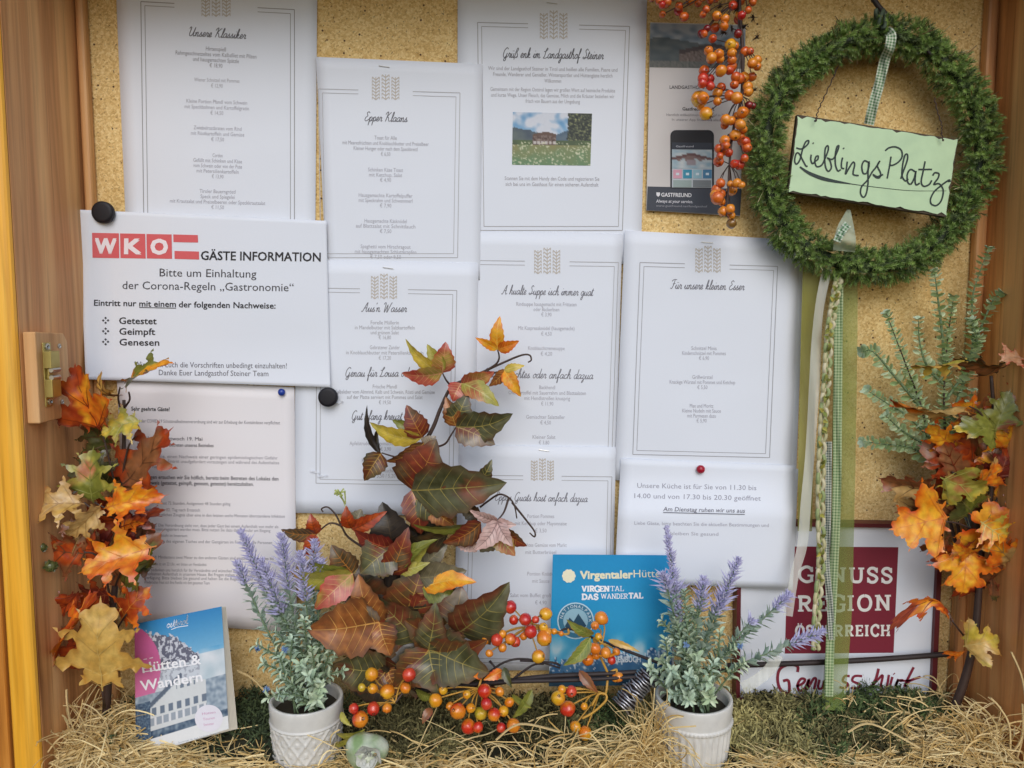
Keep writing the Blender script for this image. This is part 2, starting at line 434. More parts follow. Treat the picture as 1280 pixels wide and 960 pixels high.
g('!', .4, [(.25,2.1),(.15,.6)], [(.1,.1),(.12,0)])
g(' ', .75)
g('U', 1.7, [(-.1,1.7),(.1,2.1),(.35,1.9),(.25,.5),(.6,0),(1.1,.6),(1.35,2.1),(1.25,.4),(1.45,0),(1.7,.25)])
g('K', 1.6, [(-.1,1.6),(.2,2.1),(.5,2.1),(.35,.8),(.2,0)], [(1.35,2.1),(1.0,1.9),(.45,1.05),(.8,.9),(1.1,.1),(1.5,.15)])
g('E', 1.25, [(1.1,1.8),(.75,2.15),(.35,1.8),(.7,1.2),(.25,.8),(.2,.2),(.6,0),(1.2,.4)])
g('G', 1.5, [(1.2,1.8),(.8,2.15),(.2,1.5),(.15,.4),(.6,0),(1.05,.5),(1.1,1.0),(1.0,-.5),(.6,-.7),(.5,-.3),(1.4,.2)])
g('L', 1.3, [(0,1.5),(.35,1.4),(.9,1.9),(.75,2.2),(.5,1.7),(.4,.5),(.1,.05),(.4,0),(.9,.05),(1.3,.25)])
g('A', 1.6, [(-.1,.2),(.2,0),(.7,1.2),(1.15,2.15),(1.1,.4),(1.3,0),(1.6,.25)], [(.4,.8),(1.3,.9)])
g('W', 2.1, [(-.1,1.7),(.15,2.1),(.4,1.9),(.35,.2),(.5,0),(1.0,1.7),(1.05,.1),(1.2,0),(1.8,1.9),(2.0,2.1)])
g('F', 1.3, [(0,1.7),(.4,2.1),(1.3,2.1)], [(.8,2.1),(.6,.6),(.3,0),(.0,.2)], [(.4,1.1),(1.1,1.2)])
g('S', 1.3, [(1.15,1.8),(.85,2.15),(.5,1.7),(.9,.9),(.7,.1),(.2,.05),(.1,.4),(.7,.2),(1.3,.3)])
def script(s, t, cx, cy, xh, width, ang=0, col=(70, 70, 84), wd=1.3):
    wd *= .62
    tot = sum(G[c][0] for c in t); k = width / tot; x = -tot / 2; ca, sa = math.cos(R(ang)), math.sin(R(ang))
    for c in t:
        adv, st = G[c]
        for q in st:
            pts = []
            for a, b_ in q:
                X = (x + a + b_ * .28) * k; Y = -(b_ - .5) * xh
                pts.append((cx + X * ca - Y * sa, cy + X * sa + Y * ca))
            s.stroke(pts, wd, col, 1, 3)
        x += adv
# slab serif capitals: strokes and serif feet
SL = {
 'G': (.86, [([(.82,.72),(.70,.93),(.45,1),(.15,.80),(.07,.5),(.15,.2),(.45,0),(.72,.05),(.80,.14)],1), ([(.80,.0),(.80,.42)],0), ([(.55,.42),(.92,.42)],0), ([(.82,.66),(.82,1)],0)]),
 'E': (.74, [([(.18,0),(.18,1)],0), ([(.02,.94),(.68,.94)],0), ([(.02,.06),(.70,.06)],0), ([(.18,.52),(.52,.52)],0), ([(.66,.74),(.66,1)],0), ([(.68,0),(.68,.27)],0), ([(.52,.40),(.52,.64)],0)]),
 'N': (.96, [([(.18,0),(.18,1)],0), ([(.18,.98),(.76,.04)],0), ([(.76,0),(.76,1)],0), ([(.0,.94),(.30,.94)],0), ([(.0,.06),(.36,.06)],0), ([(.58,.94),(.94,.94)],0)]),
 'U': (.92, [([(.18,.95),(.18,.35),(.26,.08),(.46,.03),(.66,.08),(.74,.35),(.74,.95)],1), ([(.0,.94),(.36,.94)],0), ([(.56,.94),(.92,.94)],0)]),
 'S': (.70, [([(.58,.78),(.46,.95),(.22,.95),(.09,.76),(.20,.58),(.46,.46),(.60,.28),(.48,.06),(.22,.03),(.08,.22)],1), ([(.60,.66),(.60,1)],0), ([(.07,0),(.07,.34)],0)]),
 'R': (.86, [([(.18,0),(.18,1)],0), ([(.02,.94),(.45,.94),(.66,.86),(.68,.66),(.50,.50),(.18,.50)],1), ([(.42,.48),(.68,.06)],0), ([(.02,.06),(.36,.06)],0), ([(.60,.06),(.86,.06)],0)]),
 'I': (.42, [([(.20,0),(.20,1)],0), ([(.02,.94),(.38,.94)],0), ([(.02,.06),(.38,.06)],0)]),
 'O': (.90, [([(.45,.97),(.20,.86),(.09,.5),(.20,.14),(.45,.03),(.70,.14),(.81,.5),(.70,.86),(.45,.97)],1)]),
 'T': (.78, [([(.38,0),(.38,1)],0), ([(.04,.94),(.72,.94)],0), ([(.05,.72),(.05,1)],0), ([(.71,.72),(.71,1)],0), ([(.20,.06),(.56,.06)],0)]),
 'C': (.80, [([(.74,.74),(.62,.94),(.42,.98),(.16,.80),(.08,.5),(.16,.2),(.42,.02),(.64,.08),(.74,.24)],1), ([(.75,.66),(.75,1)],0)]),
 'H': (.94, [([(.18,0),(.18,1)],0), ([(.74,0),(.74,1)],0), ([(.18,.5),(.74,.5)],0), ([(.0,.94),(.36,.94)],0), ([(.0,.06),(.36,.06)],0), ([(.56,.94),(.92,.94)],0), ([(.56,.06),(.92,.06)],0)]),
 'V': (.92, [([(.14,.96),(.45,.02)],0), ([(.76,.96),(.45,.02)],0), ([(.0,.94),(.32,.94)],0), ([(.60,.94),(.90,.94)],0)]),
 'A': (.96, [([(.14,.04),(.45,.98)],0), ([(.78,.04),(.45,.98)],0), ([(.25,.32),(.66,.32)],0), ([(.0,.06),(.32,.06)],0), ([(.60,.06),(.94,.06)],0)]),
 'L': (.74, [([(.18,0),(.18,1)],0), ([(.0,.94),(.36,.94)],0), ([(.0,.06),(.68,.06)],0), ([(.68,0),(.68,.3)],0)]),
 'D': (.88, [([(.18,0),(.18,1)],0), ([(.02,.94),(.42,.94),(.70,.78),(.78,.5),(.70,.2),(.42,.06),(.02,.06)],1)]),
 'W': (1.3, [([(.12,.96),(.36,.04)],0), ([(.62,.90),(.36,.04)],0), ([(.62,.90),(.88,.04)],0), ([(1.12,.96),(.88,.04)],0), ([(.0,.94),(.28,.94)],0), ([(.98,.94),(1.26,.94)],0)]),
 ' ': (.5, []),
}
SL['Ö'] = (SL['O'][0], SL['O'][1] + [([(.24,1.14),(.36,1.14)],0), ([(.54,1.14),(.66,1.14)],0)])
def slabtext(s, t, x0, x1, yb, h, wd, col, dy=0, lay=2, skew=0):
    tr = .16 if h > 10 else .0
    tot = sum(SL[c][0] + tr for c in t) - tr; k = (x1 - x0) / tot; x = 0; j = 0
    for c in t:
        a, st = SL[c]
        for q, sm in st:
            j += 1
            pts = [(x0 + (x + p[0]) * k + p[1] * skew, yb + dy * (x + p[0]) / tot - p[1] * h) for p in q]
            hor = (not sm) and abs(q[0][1] - q[-1][1]) < .01
            s.stroke(pts, wd * (.62 if hor or (not sm and len(q) == 2 and abs(q[0][1]-q[1][1]) < .4) else 1), col, lay + .02 * (j % 9), 4 if sm else 0)
        x += a + tr

def finish_sheet(s, name, label, mat, group=None, cat='paper sheet', nu=14, nv=18, thick=.0):
    c = s.at(*s.uv2px(.5, .98))
    rows = s.sheet(nu, nv)
    b = MB().grid(rows)
    o = b.build(name, mat, None, True, org=c)
    m = o.modifiers.new('thickness', 'SOLIDIFY'); m.thickness = .00014; m.offset = 1
    tag(o, label, cat, group)
    if s.pr.v:
        p = s.pr.build('printed_text', M['print'], o)
    return o
def staple(s, o, x, y, ang=8, L=13):
    a = R(ang); dx, dy = math.cos(a) * L / 2, math.sin(a) * L / 2
    p0, p1 = s.at(x - dx, y - dy, .0), s.at(x + dx, y + dy, .0)
    q0, q1 = s.at(x - dx, y - dy, .0009), s.at(x + dx, y + dy, .0009)
    MB().tube([p0, q0, q1, p1], .00035, 5).build('staple', M['steel'], o)
GR = (168, 168, 178); MD = (112, 112, 124); DK = (52, 52, 62); FR = (176, 176, 180)
def emblem(s, cx, cy, w_, h_, col=(190, 182, 172)):
    """three ears of grain drawn as rows of small chevrons"""
    for k in range(3):
        x = cx + (k - 1) * w_ * .34; top = cy - h_ * (.50 if k == 1 else .40)
        n = 7
        s.stroke([(x, top), (x, cy + h_ * .5)], .9, col, 1, 0)
        for i in range(n):
            y = top + (cy + h_ * .5 - top) * (i + .6) / n; d = w_ * .125; q = h_ * .075
            s.stroke([(x - d, y - q), (x, y + q * .5)], 1.25, col, 1, 0); s.stroke([(x, y + q * .5), (x + d, y - q)], 1.25, col, 1.1, 0)
            s.stroke([(x - d, y - q), (x - d, y + q * .3)], .8, col, 1, 0); s.stroke([(x + d, y - q), (x + d, y + q * .3)], .8, col, 1, 0)
def frame(s, tl, tr, br, bl, cx, gap, col=FR):
    for k, wd in ((0, .9), (5, .7)):
        def sh(p, dx, dy): return (p[0] + dx * k, p[1] + dy * k)
        a, b, c, d = sh(tl, 1, 1), sh(tr, -1, 1), sh(br, -1, -1), sh(bl, 1, -1)
        if cx is None: s.stroke([a, b], wd, col, 1, 0)
        else:
            t0 = (cx - gap - a[0]) / (b[0] - a[0]); t1 = (cx + gap - a[0]) / (b[0] - a[0])
            s.stroke([a, lerp(a, b, t0)], wd, col, 1, 0); s.stroke([lerp(a, b, t1), b], wd, col, 1, 0)
        s.stroke([b, c], wd, col, 1, 0); s.stroke([c, d], wd, col, 1, 0); s.stroke([d, a], wd, col, 1, 0)
def block(s, lines, cx, y0, dy, h=6.2, cpw=3.55, ang=0, col=GR, drift=0):
    for i, t in enumerate(lines):
        if t:
            s.text(t, cx + drift * i, y0 + dy * i, h, cpw * len(t), ang, col, 0)

# --- menu sheets -----------------------------------------------------------
MG = 'white menu sheets pinned overlapping on the cork board'
# A
s = Surf([(142, -80), (397, -74), (394, 306), (158, 300)], .0020, seed=1)
frame(s, (176, 2), (368, 12), (368, 300), (180, 296), 270, 52, (140, 138, 140))
emblem(s, 270, 4, 38, 34)
script(s, 'Unsere Klassiker', 271, 44, 5.4, 72, 3, (88, 86, 92), 1.5)
block(s, ['Hirtenspieß', 'Rahmgeschnetzeltes vom Kalbsfilet mit Pilzen', 'und hausgemachten Spätzle', '€ 18,90'], 270, 61, 6.9, 5.4, 2.3, 3, (145, 144, 151))
block(s, ['Wiener Schnitzel mit Pommes', '€ 12,90'], 271, 100, 7, 5, 2.1, 2, (172, 172, 179))
block(s, ['Kleine Portion Pfandl vom Schwein', 'mit Speckbohnen und Kartoffelgratin', '€ 14,50'], 271, 127, 7, 5, 2.3, 2)
block(s, ['Zwiebelrostbraten vom Rind', 'mit Röstkartoffeln und Gemüse', '€ 17,50'], 272, 160, 7, 5, 2.3, 2)
block(s, ['Cordon', 'Gefüllt mit Schinken und Käse', 'vom Schwein oder von der Pute', 'mit Petersilienkartoffeln', '€ 13,90'], 272, 194, 6.6, 5, 2.1, 2)
block(s, ['Tiroler Bauerngröstl', 'Speck und Spiegelei', 'mit Krautsalat und Preiselbeeren oder Speckkrautsalat', '€ 11,50'], 272, 239, 6.6, 5, 2.25, 1.5)
finish_sheet(s, 'menu_sheet', 'tall white menu sheet headed Unsere Klassiker, top left behind the red-logo notice', M['paper'], MG, 'menu sheet')
# C
s = Surf([(572, -14), (809, -8), (801, 330), (572, 330)], .0028, seed=2)
frame(s, (597, 28), (787, 33), (778, 288), (600, 288), 692, 32, (160, 158, 160))
emblem(s, 692, 31, 36, 36)
script(s, 'Grüß enk im Landgasthof Steiner', 691, 70, 5.8, 126, 1, (84, 84, 91), 1.5)
block(s, ['Wir sind der Landgasthof Steiner in Tirol und heißen alle Familien, Paare und', 'Freunde, Wanderer und Genießer, Wintersportler und Hüttengäste herzlich', 'Willkommen'], 691, 86, 7.4, 5, 2.1, .8, (157, 155, 162))
block(s, ['Gemeinsam mit der Region Osttirol legen wir großen Wert auf heimische Produkte', 'und kurze Wege. Unser Fleisch, das Gemüse, Milch und die Kräuter beziehen wir', 'frisch von Bauern aus der Umgebung'], 691, 112, 7.2, 5, 2.0, .8, (162, 161, 168))
def alp_photo(u, v):
    n_ = nz(u * 5.3 + v, v * 4.7, 3) + .5 * nz(u * 13.1, v * 9.7 - u * 4, 8); n2 = .7 * nz(u * 27.7 + v * 9.1, v * 21.3 - u * 7.7, 5) + .6 * nz(u * 61.3 - v * 17, v * 47.9 + u * 11, 1.5)
    h1 = .30 + .18 * (u - .0) * 1.1 if u < .3 else .42
    sky_ = lerp((70, 130, 180), (150, 185, 212), v * 2); cl = max(0, min(1, (n_ + .25 + .5 * (1 - abs(u - .45) * 2.4)) * 1.6))
    c = lerp(sky_, (205, 210, 220), cl)
    if v > .28 + .55 * u * .55 + .02 * n2 and u < .35: c = lerp((70, 84, 96), (92, 104, 104), n_ + .5)
    if v > .44 - .62 * (u - .52) and u > .52: c = lerp((66, 90, 112), (96, 112, 124), n_ + .5)
    if u > .70 + .03 * n2 and v < .62: c = lerp((38, 46, 42), (110, 116, 84), max(0, n2 * 2.2 + .2))
    if v > .52: c = lerp((70, 84, 60), (80, 100, 62), n_ + .5)
    if .26 < u < .55 and .36 + .33 * abs(u - .42) < v < .64:
        c = (96, 74, 64) if v < .42 + .3 * abs(u - .42) else lerp((128, 112, 104), (86, 66, 60), n2 * 1.6 + .5)
        if .55 < v < .60 and int(u * 60) % 3: c = (190, 184, 180)
    if v > .62: c = lerp((128, 132, 88), (96, 132, 96), (v - .62) * 2.4 + n_ * .5)
    if v > .57: c = lerp(c, (206, 206, 176), max(0, min(.9, (n2 + .25 * n_ - .22) * 5)))
    return c
s.paint([(641, 140), (740, 142), (738, 207), (640, 206)], alp_photo, 84, 56)
block(s, ['Scannen Sie mit dem Handy den Code und registrieren Sie', 'sich bei uns im Gasthaus für einen sicheren Aufenthalt'], 690, 223, 7.2, 5, 2.15, .5, (157, 155, 162))
o = finish_sheet(s, 'menu_sheet', 'white sheet with small colour photo of a chalet in a meadow under the Landgasthof heading', M['paper'], MG, 'menu sheet')
staple(s, o, 690, 4)
# E
s = Surf([(556, 288), (778, 292), (769, 608), (556, 600)], .0044, seed=3)
frame(s, (560, 325), (773, 328), (764, 598), (558, 596), 684, 28)
emblem(s, 684, 326, 34, 33)
script(s, 'A hualte Suppe isch immer guat', 684, 366, 5.4, 114, 1, (115, 115, 125), 1.3)
block(s, ['Rindsuppe hausgemacht mit Frittaten', 'oder Backerbsen', '€ 3,90'], 683, 380, 6.5, 5, 2.15, .5)
block(s, ['Mit Kaspressknödel (hausgemacht)', '€ 4,50'], 683, 410, 7, 5, 2.2, .5)
block(s, ['Knoblauchcremesuppe', '€ 4,20'], 683, 435, 7, 5, 2.4, .5)
script(s, 'Guats Leichtes oder anfach dazua', 672, 470, 5.4, 138, 1, (115, 115, 125), 1.3)
block(s, ['Backhendl', 'Ofenkartoffel mit Sauerrahm und Blattsalaten', 'mit Hendlstreifen knusprig', '€ 11,90'], 684, 484, 6.8, 5, 2.2, .5)
block(s, ['Gemischter Salatteller', '€ 4,50'], 682, 521, 7, 5, 2.2, .5)
block(s, ['Kleiner Salat', '€ 3,80'], 680, 546, 7, 5, 2.2, .5)
o = finish_sheet(s, 'menu_sheet', 'white menu sheet headed A hualte Suppe, right of the red-and-yellow creeper tip', M['paper'], MG, 'menu sheet')
# B
s = Surf([(395, 71), (603, 80), (600, 350), (408, 345)], .0050, seed=4)
frame(s, (398, 111), (575, 116), (572, 322), (401, 322), 482, 34, (176, 176, 180))
emblem(s, 482, 109, 36, 32)
script(s, 'Epper Klaans', 482, 149, 5.4, 54, 1.5, (97, 97, 106), 1.4)
block(s, ['Toast für Alle', 'mit Meeresfrüchten und Knoblauchbutter und Preiselbeer', 'Kleiner Hunger oder nach dem Speckbrettl', '€ 6,50'], 482, 172, 6.8, 5, 2.0, 1.2, (162, 162, 171))
block(s, ['Schinken Käse Toast', 'mit Ketchup, Salat', '€ 4,90'], 482, 212, 6.4, 5, 2.3, 1)
block(s, ['Hausgemachte Kartoffelpuffer', 'mit Speckrahm und Schwammerl', '€ 7,90'], 482, 244, 6.4, 5, 2.4, 1)
block(s, ['Hausgemachte Käsknödel', 'auf Blattsalat mit Schnittlauch', '€ 7,50'], 482, 276, 6.4, 5, 2.4, 1)
block(s, ['Spaghetti vom Hirschragout', 'mit hausgemachten Schlutzkrapfen', '€ 7,50 oder 9,50'], 482, 308, 6.4, 5, 2.4, .8)
o = finish_sheet(s, 'menu_sheet', 'white menu sheet headed Epper Klaans under the bare cork patch at top', M['paper'], MG, 'menu sheet')
staple(s, o, 480, 83)
# D
s = Surf([(372, 324), (598, 329), (592, 646), (366, 641)], .0062, seed=5)
frame(s, (396, 360), (571, 363), (566, 607), (395, 604), 480, 30, (172, 172, 176))
emblem(s, 480, 358, 34, 32)
script(s, "Aus'n Wasser", 480, 387, 5.4, 56, .5, (109, 109, 117), 1.4)
block(s, ['Forelle Müllerin', 'in Mandelbutter mit Salzkartoffeln', 'und grünem Salat', '€ 16,80'], 481, 403, 6.2, 5, 2.2, .3, (165, 165, 172))
block(s, ['Gebratener Zander', 'in Knoblauchbutter mit Petersilienkartoffeln', '€ 17,20'], 481, 434, 6.6, 5, 2.2, .3, (165, 165, 172))
script(s, 'Genau für Lousa oder guats', 486, 468, 5.4, 110, 0, (109, 109, 117), 1.4)
block(s, ['Frische Pfandl', 'Kalbsleber vom Almrind, Kalb und Schwein, Rösti und Gemüse', 'auf der Platte serviert mit Pommes und Salat', '€ 19,50'], 481, 483, 6.6, 5, 2.15, .3, (154, 154, 162))
script(s, 'Gut gfang kreuzt guat!', 481, 522, 5.4, 84, 0, (109, 109, 117), 1.4)
block(s, ['Eis im Glas', '', 'Apfelstrudel hausgemacht mit Vanillesauce', '€ 3,90', '', 'Kaiserschmarrn mit Apfelmus'], 482, 540, 7, 5, 2.2, 0)
block(s, ['Kaffee Kuchen', '€ 3,50 / 5,20'], 480, 588, 6.5, 5, 2.2, 0)
o = finish_sheet(s, 'menu_sheet', 'white menu sheet headed Aus n Wasser beside the lower black magnet', M['paper'], MG, 'menu sheet')
staple(s, o, 485, 335)
# G
s = Surf([(574, 556), (770, 559), (764, 838), (565, 838)], .0074, seed=6)
frame(s, (588, 594), (765, 596), (760, 830), (582, 828), 678, 24, (172, 172, 176))
emblem(s, 678, 587, 30, 28)
script(s, 'Eppas Guats hast anfach dazua', 676, 624, 5.1, 116, 1, (119, 119, 129), 1.3)
block(s, ['Portion Pommes', 'mit Ketchup oder Mayonnaise', '€ 3,50', '', 'Gemischtes Gemüse vom Markt', 'mit Butterbrösel', '', '', 'Portion Knödel', 'mit Sauce', '', 'Salat vom Buffet groß oder klein', '€ 4,90'], 676, 645, 9, 5, 2.4, .4)
o = finish_sheet(s, 'menu_sheet', 'lowest white menu sheet, partly hidden by dark creeper leaves left of the blue booklet', M['paper'], MG, 'menu sheet')
staple(s, o, 680, 563)
# H
s = Surf([(781, 288), (1000, 300), (988, 612), (768, 600)], .0058, seed=7, wave=.0012)
frame(s, (800, 328), (972, 333), (962, 572), (791, 568), 884, 28, (160, 160, 166))
emblem(s, 885, 324, 33, 34)
script(s, 'Für unsere kleinen Esser', 884, 359, 5.4, 92, 1.2, (112, 112, 122), 1.4)
block(s, ['Schnitzel Minis', 'Kinderschnitzel mit Pommes', '€ 6,90'], 880, 435, 6.2, 5, 2.1, .5)
block(s, ['Grillwürstel', 'Knackige Würstel mit Pommes und Ketchup', '€ 5,50'], 878, 471, 6.4, 5, 2.1, .5)
block(s, ['Max und Moritz', 'Kleine Nudeln mit Sauce', 'mit Parmesan dazu', '€ 5,90'], 877, 507, 6.2, 5, 2.1, .5)
s2_ = Surf([(786, 292), (1006, 304), (995, 600), (776, 600)], .0042, seed=17)
finish_sheet(s2_, 'menu_sheet', 'blank white sheet whose right edge shows behind the children menu below the wreath', M['paper'], MG, 'menu sheet')
o = finish_sheet(s, 'menu_sheet', 'white children menu sheet headed Für unsere kleinen Esser, below left of the wreath', M['paper'], MG, 'menu sheet')
staple(s, o, 884, 303, 4, 14)
# I kitchen hours
bow = lambda b0: (lambda px, py: b0 + .0135 * max(0, min(1, (py - 592) / 50)) ** 1.5)
s = Surf([(781, 577), (998, 586), (991, 738), (772, 726)], bow(.0056), seed=18)
finish_sheet(s, 'notice_sheet', 'blank white sheet showing as a thin rim behind the red-pinned kitchen notice', M['paper'], None, 'notice')
s = Surf([(776, 573), (994, 582), (986, 735), (768, 729)], bow(.0085), seed=8, wave=.0012)
DT = (146, 146, 160)
s.text('Unsere Küche ist für Sie von 11.30 bis', 871, 608, 6.4, 149, 1.2, DT, .0); s.text('14.00 und von 17.30 bis 20.30 geöffnet', 872, 621, 6.4, 158, 1.2, DT, .0)
s.text('Am Dienstag ruhen wir uns aus', 880, 637, 5.6, 102, 1.2, (100, 100, 114), .006, .15)
s.stroke([(829, 640.5), (931, 643)], .8, (74, 74, 88), 1, 0)
s.text('Liebe Gäste, bitte beachten Sie die aktuellen Bestimmungen und', 877, 655, 4.6, 168, 1, (170, 170, 182)); s.text('bleiben Sie gesund', 868, 667, 4.6, 60, 1, (170, 170, 182))
hours = finish_sheet(s, 'notice_sheet', 'white kitchen hours notice held by a dark red pin above the white pot', M['paper'], None, 'notice')
HOURS = s
# K long letter
s = Surf([(146, 474), (368, 484), (371, 790), (160, 778)], .0072, seed=9, wave=.0010)
T = (70, 66, 76)
s.text('Sehr geehrte Gäste!', 188, 511, 5.2, 48, 1, (36, 34, 42), .018)
def para(y, t, x0=158, x1=350, h=4.6, col=(146, 142, 152), bold=0): s.text(t, (x0 + x1) / 2, y, h, x1 - x0, .8, col, bold)
para(527, 'aufgrund der COVID-19 Schutzmaßnahmenverordnung sind wir zur Erhebung der Kontaktdaten verpflichtet', 160, 350, 4.4, (124, 120, 130), .0)
para(548, 'Gültig ab Mittwoch 19. Mai', 176, 253, 4.6, (84, 80, 90), .008); para(556, 'Kontrolle vor dem Betreten unseres Betriebes', 172, 267, 4.6, (84, 80, 90), .008)
para(571, 'Wir ersuchen Sie, einen Nachweis einer geringen epidemiologischen Gefahr', 164, 347, 4.2)
para(577, 'mitzubringen und bei Eintritt unaufgefordert vorzuzeigen und während des Aufenthaltes', 164, 349, 4.2)
para(583, 'bereit zu halten.', 166, 207, 4.2)
para(597, 'Deswegen ersuchen wir Sie höflich, bereits beim Betreten des Lokales den', 172, 348, 5.0, (76, 72, 82), .01)
para(604, 'Nachweis (getestet, geimpft, genesen, getestet) bereitzuhalten.', 178, 317, 5.0, (76, 72, 82), .01)
for y, t, a, b_ in ((629, 'Getestet: PCR Test 72 Stunden, Antigentest 48 Stunden gültig', 172, 288), (637, 'Geimpft: ab dem 22. Tag nach Erststich', 174, 250), (644, 'Genesen: Ärztliches Zeugnis über eine in den letzten sechs Monaten überstandene Infektion', 176, 356), (657, 'Registrierung: Die Verordnung sieht vor, dass jeder Gast bei einem Aufenthalt von mehr als', 170, 348), (662, 'fünfzehn Minuten registriert werden muss. Bitte nutzen Sie dazu das Formular am Eingang', 172, 338), (669, 'Maskenpflicht besteht im Innenraum', 176, 234), (677, 'mit Ausnahme des eigenen Tisches und der Gastgärten im Freien für alle Personen', 178, 340), (697, 'Abstand: Mindestens zwei Meter zu den anderen Gästen sind einzuhalten, Gruppen bis', 180, 342), (705, 'Sperrstunde ist um 22 Uhr, wir bitten um Verständnis', 180, 258), (713, 'Wir bedanken uns herzlich für Ihr Verständnis und wünschen Ihnen einen schönen und', 180, 336), (718, 'erholsamen Aufenthalt in unserem Hause. Bei Fragen stehen wir jederzeit gerne zur', 180, 338), (723, 'Verfügung. Bitte bleiben Sie gesund und halten Sie die Regeln ein, auf ein baldiges', 180, 340), (728, 'Wiedersehen freut sich Ihre Familie mit dem gesamten Team', 180, 262)):
    para(y, t, a, b_, 4.0, (140, 136, 146), .0)
finish_sheet(s, 'letter_sheet', 'long white typed letter with a blue pin, hanging behind the autumn leaves at left', M['paper_w'], None, 'letter')
LETTER = s
# J the WKO notice
def curl(px, py): 
    return .0075 * min(1, max(0, (140 - px) / 30)) ** 1.3 + .010 * max(0, (150 - px) / 50) ** 2 * max(0, min(1, (py - 330) / 130)) + .004 * max(0, (py - 420) / 60) ** 2
s = Surf([(98, 262), (408, 276), (413, 484), (107, 474)], .0096, seed=10, wave=.0016, curl=curl)
red = (214, 92, 96)
for i, (a, b_) in enumerate(((115, 148.5), (150, 181.5), (183, 214.5))):
    s.paint([(a, 291 + i * .7), (b_, 291.6 + i * .7), (b_ + .6, 322.8 + i * .4), (a + .6, 322.2 + i * .4)], lambda u, v: red, 12, 8)
s.poly([(216.5, 293), (247.2, 293.8), (247.6, 303.2), (216.8, 302.6)], red); s.poly([(218, 313.6), (248.6, 314.4), (249, 324.4), (218.2, 323.6)], red)
for t, x in (('W', 132), ('K', 166), ('O', 199)): s.text(t, x, 307 + (x - 132) * .012, 19, 27 if t == 'W' else 22, 1, (238, 228, 232), .05, 0, 'c', 2)
BK = (26, 24, 30)
s.text('GÄSTE INFORMATION', 326, 320, 11.5, 150, .8, BK, .02)
s.text('Bitte um Einhaltung', 260, 341, 10.5, 121, .8, (56, 54, 62), .0); s.text('der Corona-Regeln „Gastronomie“', 260, 357.5, 10.5, 214, .8, (56, 54, 62), .0)
s.text('Eintritt nur', 144, 378.5, 7.8, 53, .8, (34, 32, 40), .02); s.text('mit einem', 197, 379.5, 7.8, 46, .8, (34, 32, 40), .02); s.text('der folgenden Nachweise:', 284, 381, 7.8, 121, .8, (34, 32, 40), .02)
s.stroke([(174, 384.4), (220, 385.2)], 1, (34, 32, 40), 1, 0)
for i, t in enumerate(('Getestet', 'Geimpft', 'Genesen')):
    y = 400.5 + 13.4 * i; s.text(t, 149 + .2 * i, y, 8.6, (47, 45, 50)[i], .6, (34, 32, 40), .02, 0, 'l')
    for dx, dy in ((0, -3), (0, 3), (-3, 0), (3, 0)):
        s.poly([(132 + dx - 1.7, y + dy), (132 + dx, y + dy - 1.7), (132 + dx + 1.7, y + dy), (132 + dx, y + dy + 1.7)], (60, 58, 66))
s.text('Wir bitten Euch die Vorschriften unbedingt einzuhalten!', 263, 456, 7.2, 191, .6, (96, 94, 104)); s.text('Danke Euer Landgasthof Steiner Team', 267, 466, 7.2, 137, .6, (96, 94, 104))
finish_sheet(s, 'notice_sheet', 'white landscape guest information notice with red WKO logo, under the upper black magnet', M['paper'], None, 'notice', 90, 44)
WKO = s

# magnets and pins
def lathe(name, mat, c, axis, prof, n=28, **kw):
    """turn (r, h) profile round an axis through c"""
    ax = Vector(axis).normalized(); a = ax.orthogonal().normalized(); b_ = ax.cross(a); c = Vector(c)
    rows = [[c + ax * h + (a * math.cos(2 * math.pi * i / n) + b_ * math.sin(2 * math.pi * i / n)) * max(r, 1e-5) for i in range(n)] for r, h in prof]
    return MB().grid(rows, None, 0, True)
for x, y, r, sf, lb in ((131, 266, 13.5, WKO, 'round flat black magnet at the top left corner of the red-logo notice'), (411, 496, 12, None, 'round flat black magnet between the notice corner and the creeper vine')):
    d = .0118 if sf is None else sf.dep(x, y) + .0004
    c = P(x, y, d); q = r * PX(x, y, d)
    o = lathe('magnet', 0, c, (0, -1, 0), [(0, 0), (q * .96, 0), (q, .0008), (q, .0050), (q * .93, .0062), (q * .70, .0066), (0, .0066)]).build('magnet', M['black_magnet'], None, True, org=c)
    tag(o, lb, 'magnet', 'round black magnets on the sheets')
for x, y, r, d, m, lb in ((353, 490, 4.6, LETTER.dep(353, 490), 'blue_pin', 'small blue round-headed pin in the typed letter'), (875, 586, 5.4, HOURS.dep(875, 586), 'red_pin', 'small dark red round-headed pin in the kitchen notice')):
    c = P(x, y, d + .0003); q = r * PX(x, y, d)
    prof = [(0, 0), (q * .8, 0)] + [(q * math.cos(a), .003 + q * .8 * math.sin(a)) for a in (-.6, -.2, .2, .6, 1.0, 1.35)] + [(0, .003 + q * .8)]
    tag(lathe('pin', 0, c, (0, -1, 0), prof, 18).build('pin', M[m], None, True, org=c), lb, 'pin')
for x, y, d, L, a, lb in ((424, 503, .0076, 11, -12, 'small torn white paper scrap under the lower black magnet'), (394, 590, .0076, 13, 12, 'pair of small torn white paper scraps at the menu corner above the lavender')):
    b = MB()
    for k, (ox, oy, an) in enumerate(((0, 0, a), (9, 5, a - 14)) if L == 13 else ((0, 0, a),)):
        rows = []
        for j in range(2):
            r = []
            for i in range(9):
                t = (i / 8 - .5) * L; q = (j - .5) * (2.4 + 1.4 * math.sin(i * 2.1)) * (1 - (abs(t) / L * 1.6) ** 2)
                r.append(P(x + ox + t * math.cos(R(an)) - q * math.sin(R(an)), y + oy + t * math.sin(R(an)) + q, d + .0009 + .0012 * math.sin(i * .9)))
            rows.append(r)
        b.grid(rows)
    tag(b.build('paper_scrap', M['paper'], None, org=P(x, y, d)), lb, 'paper scrap')

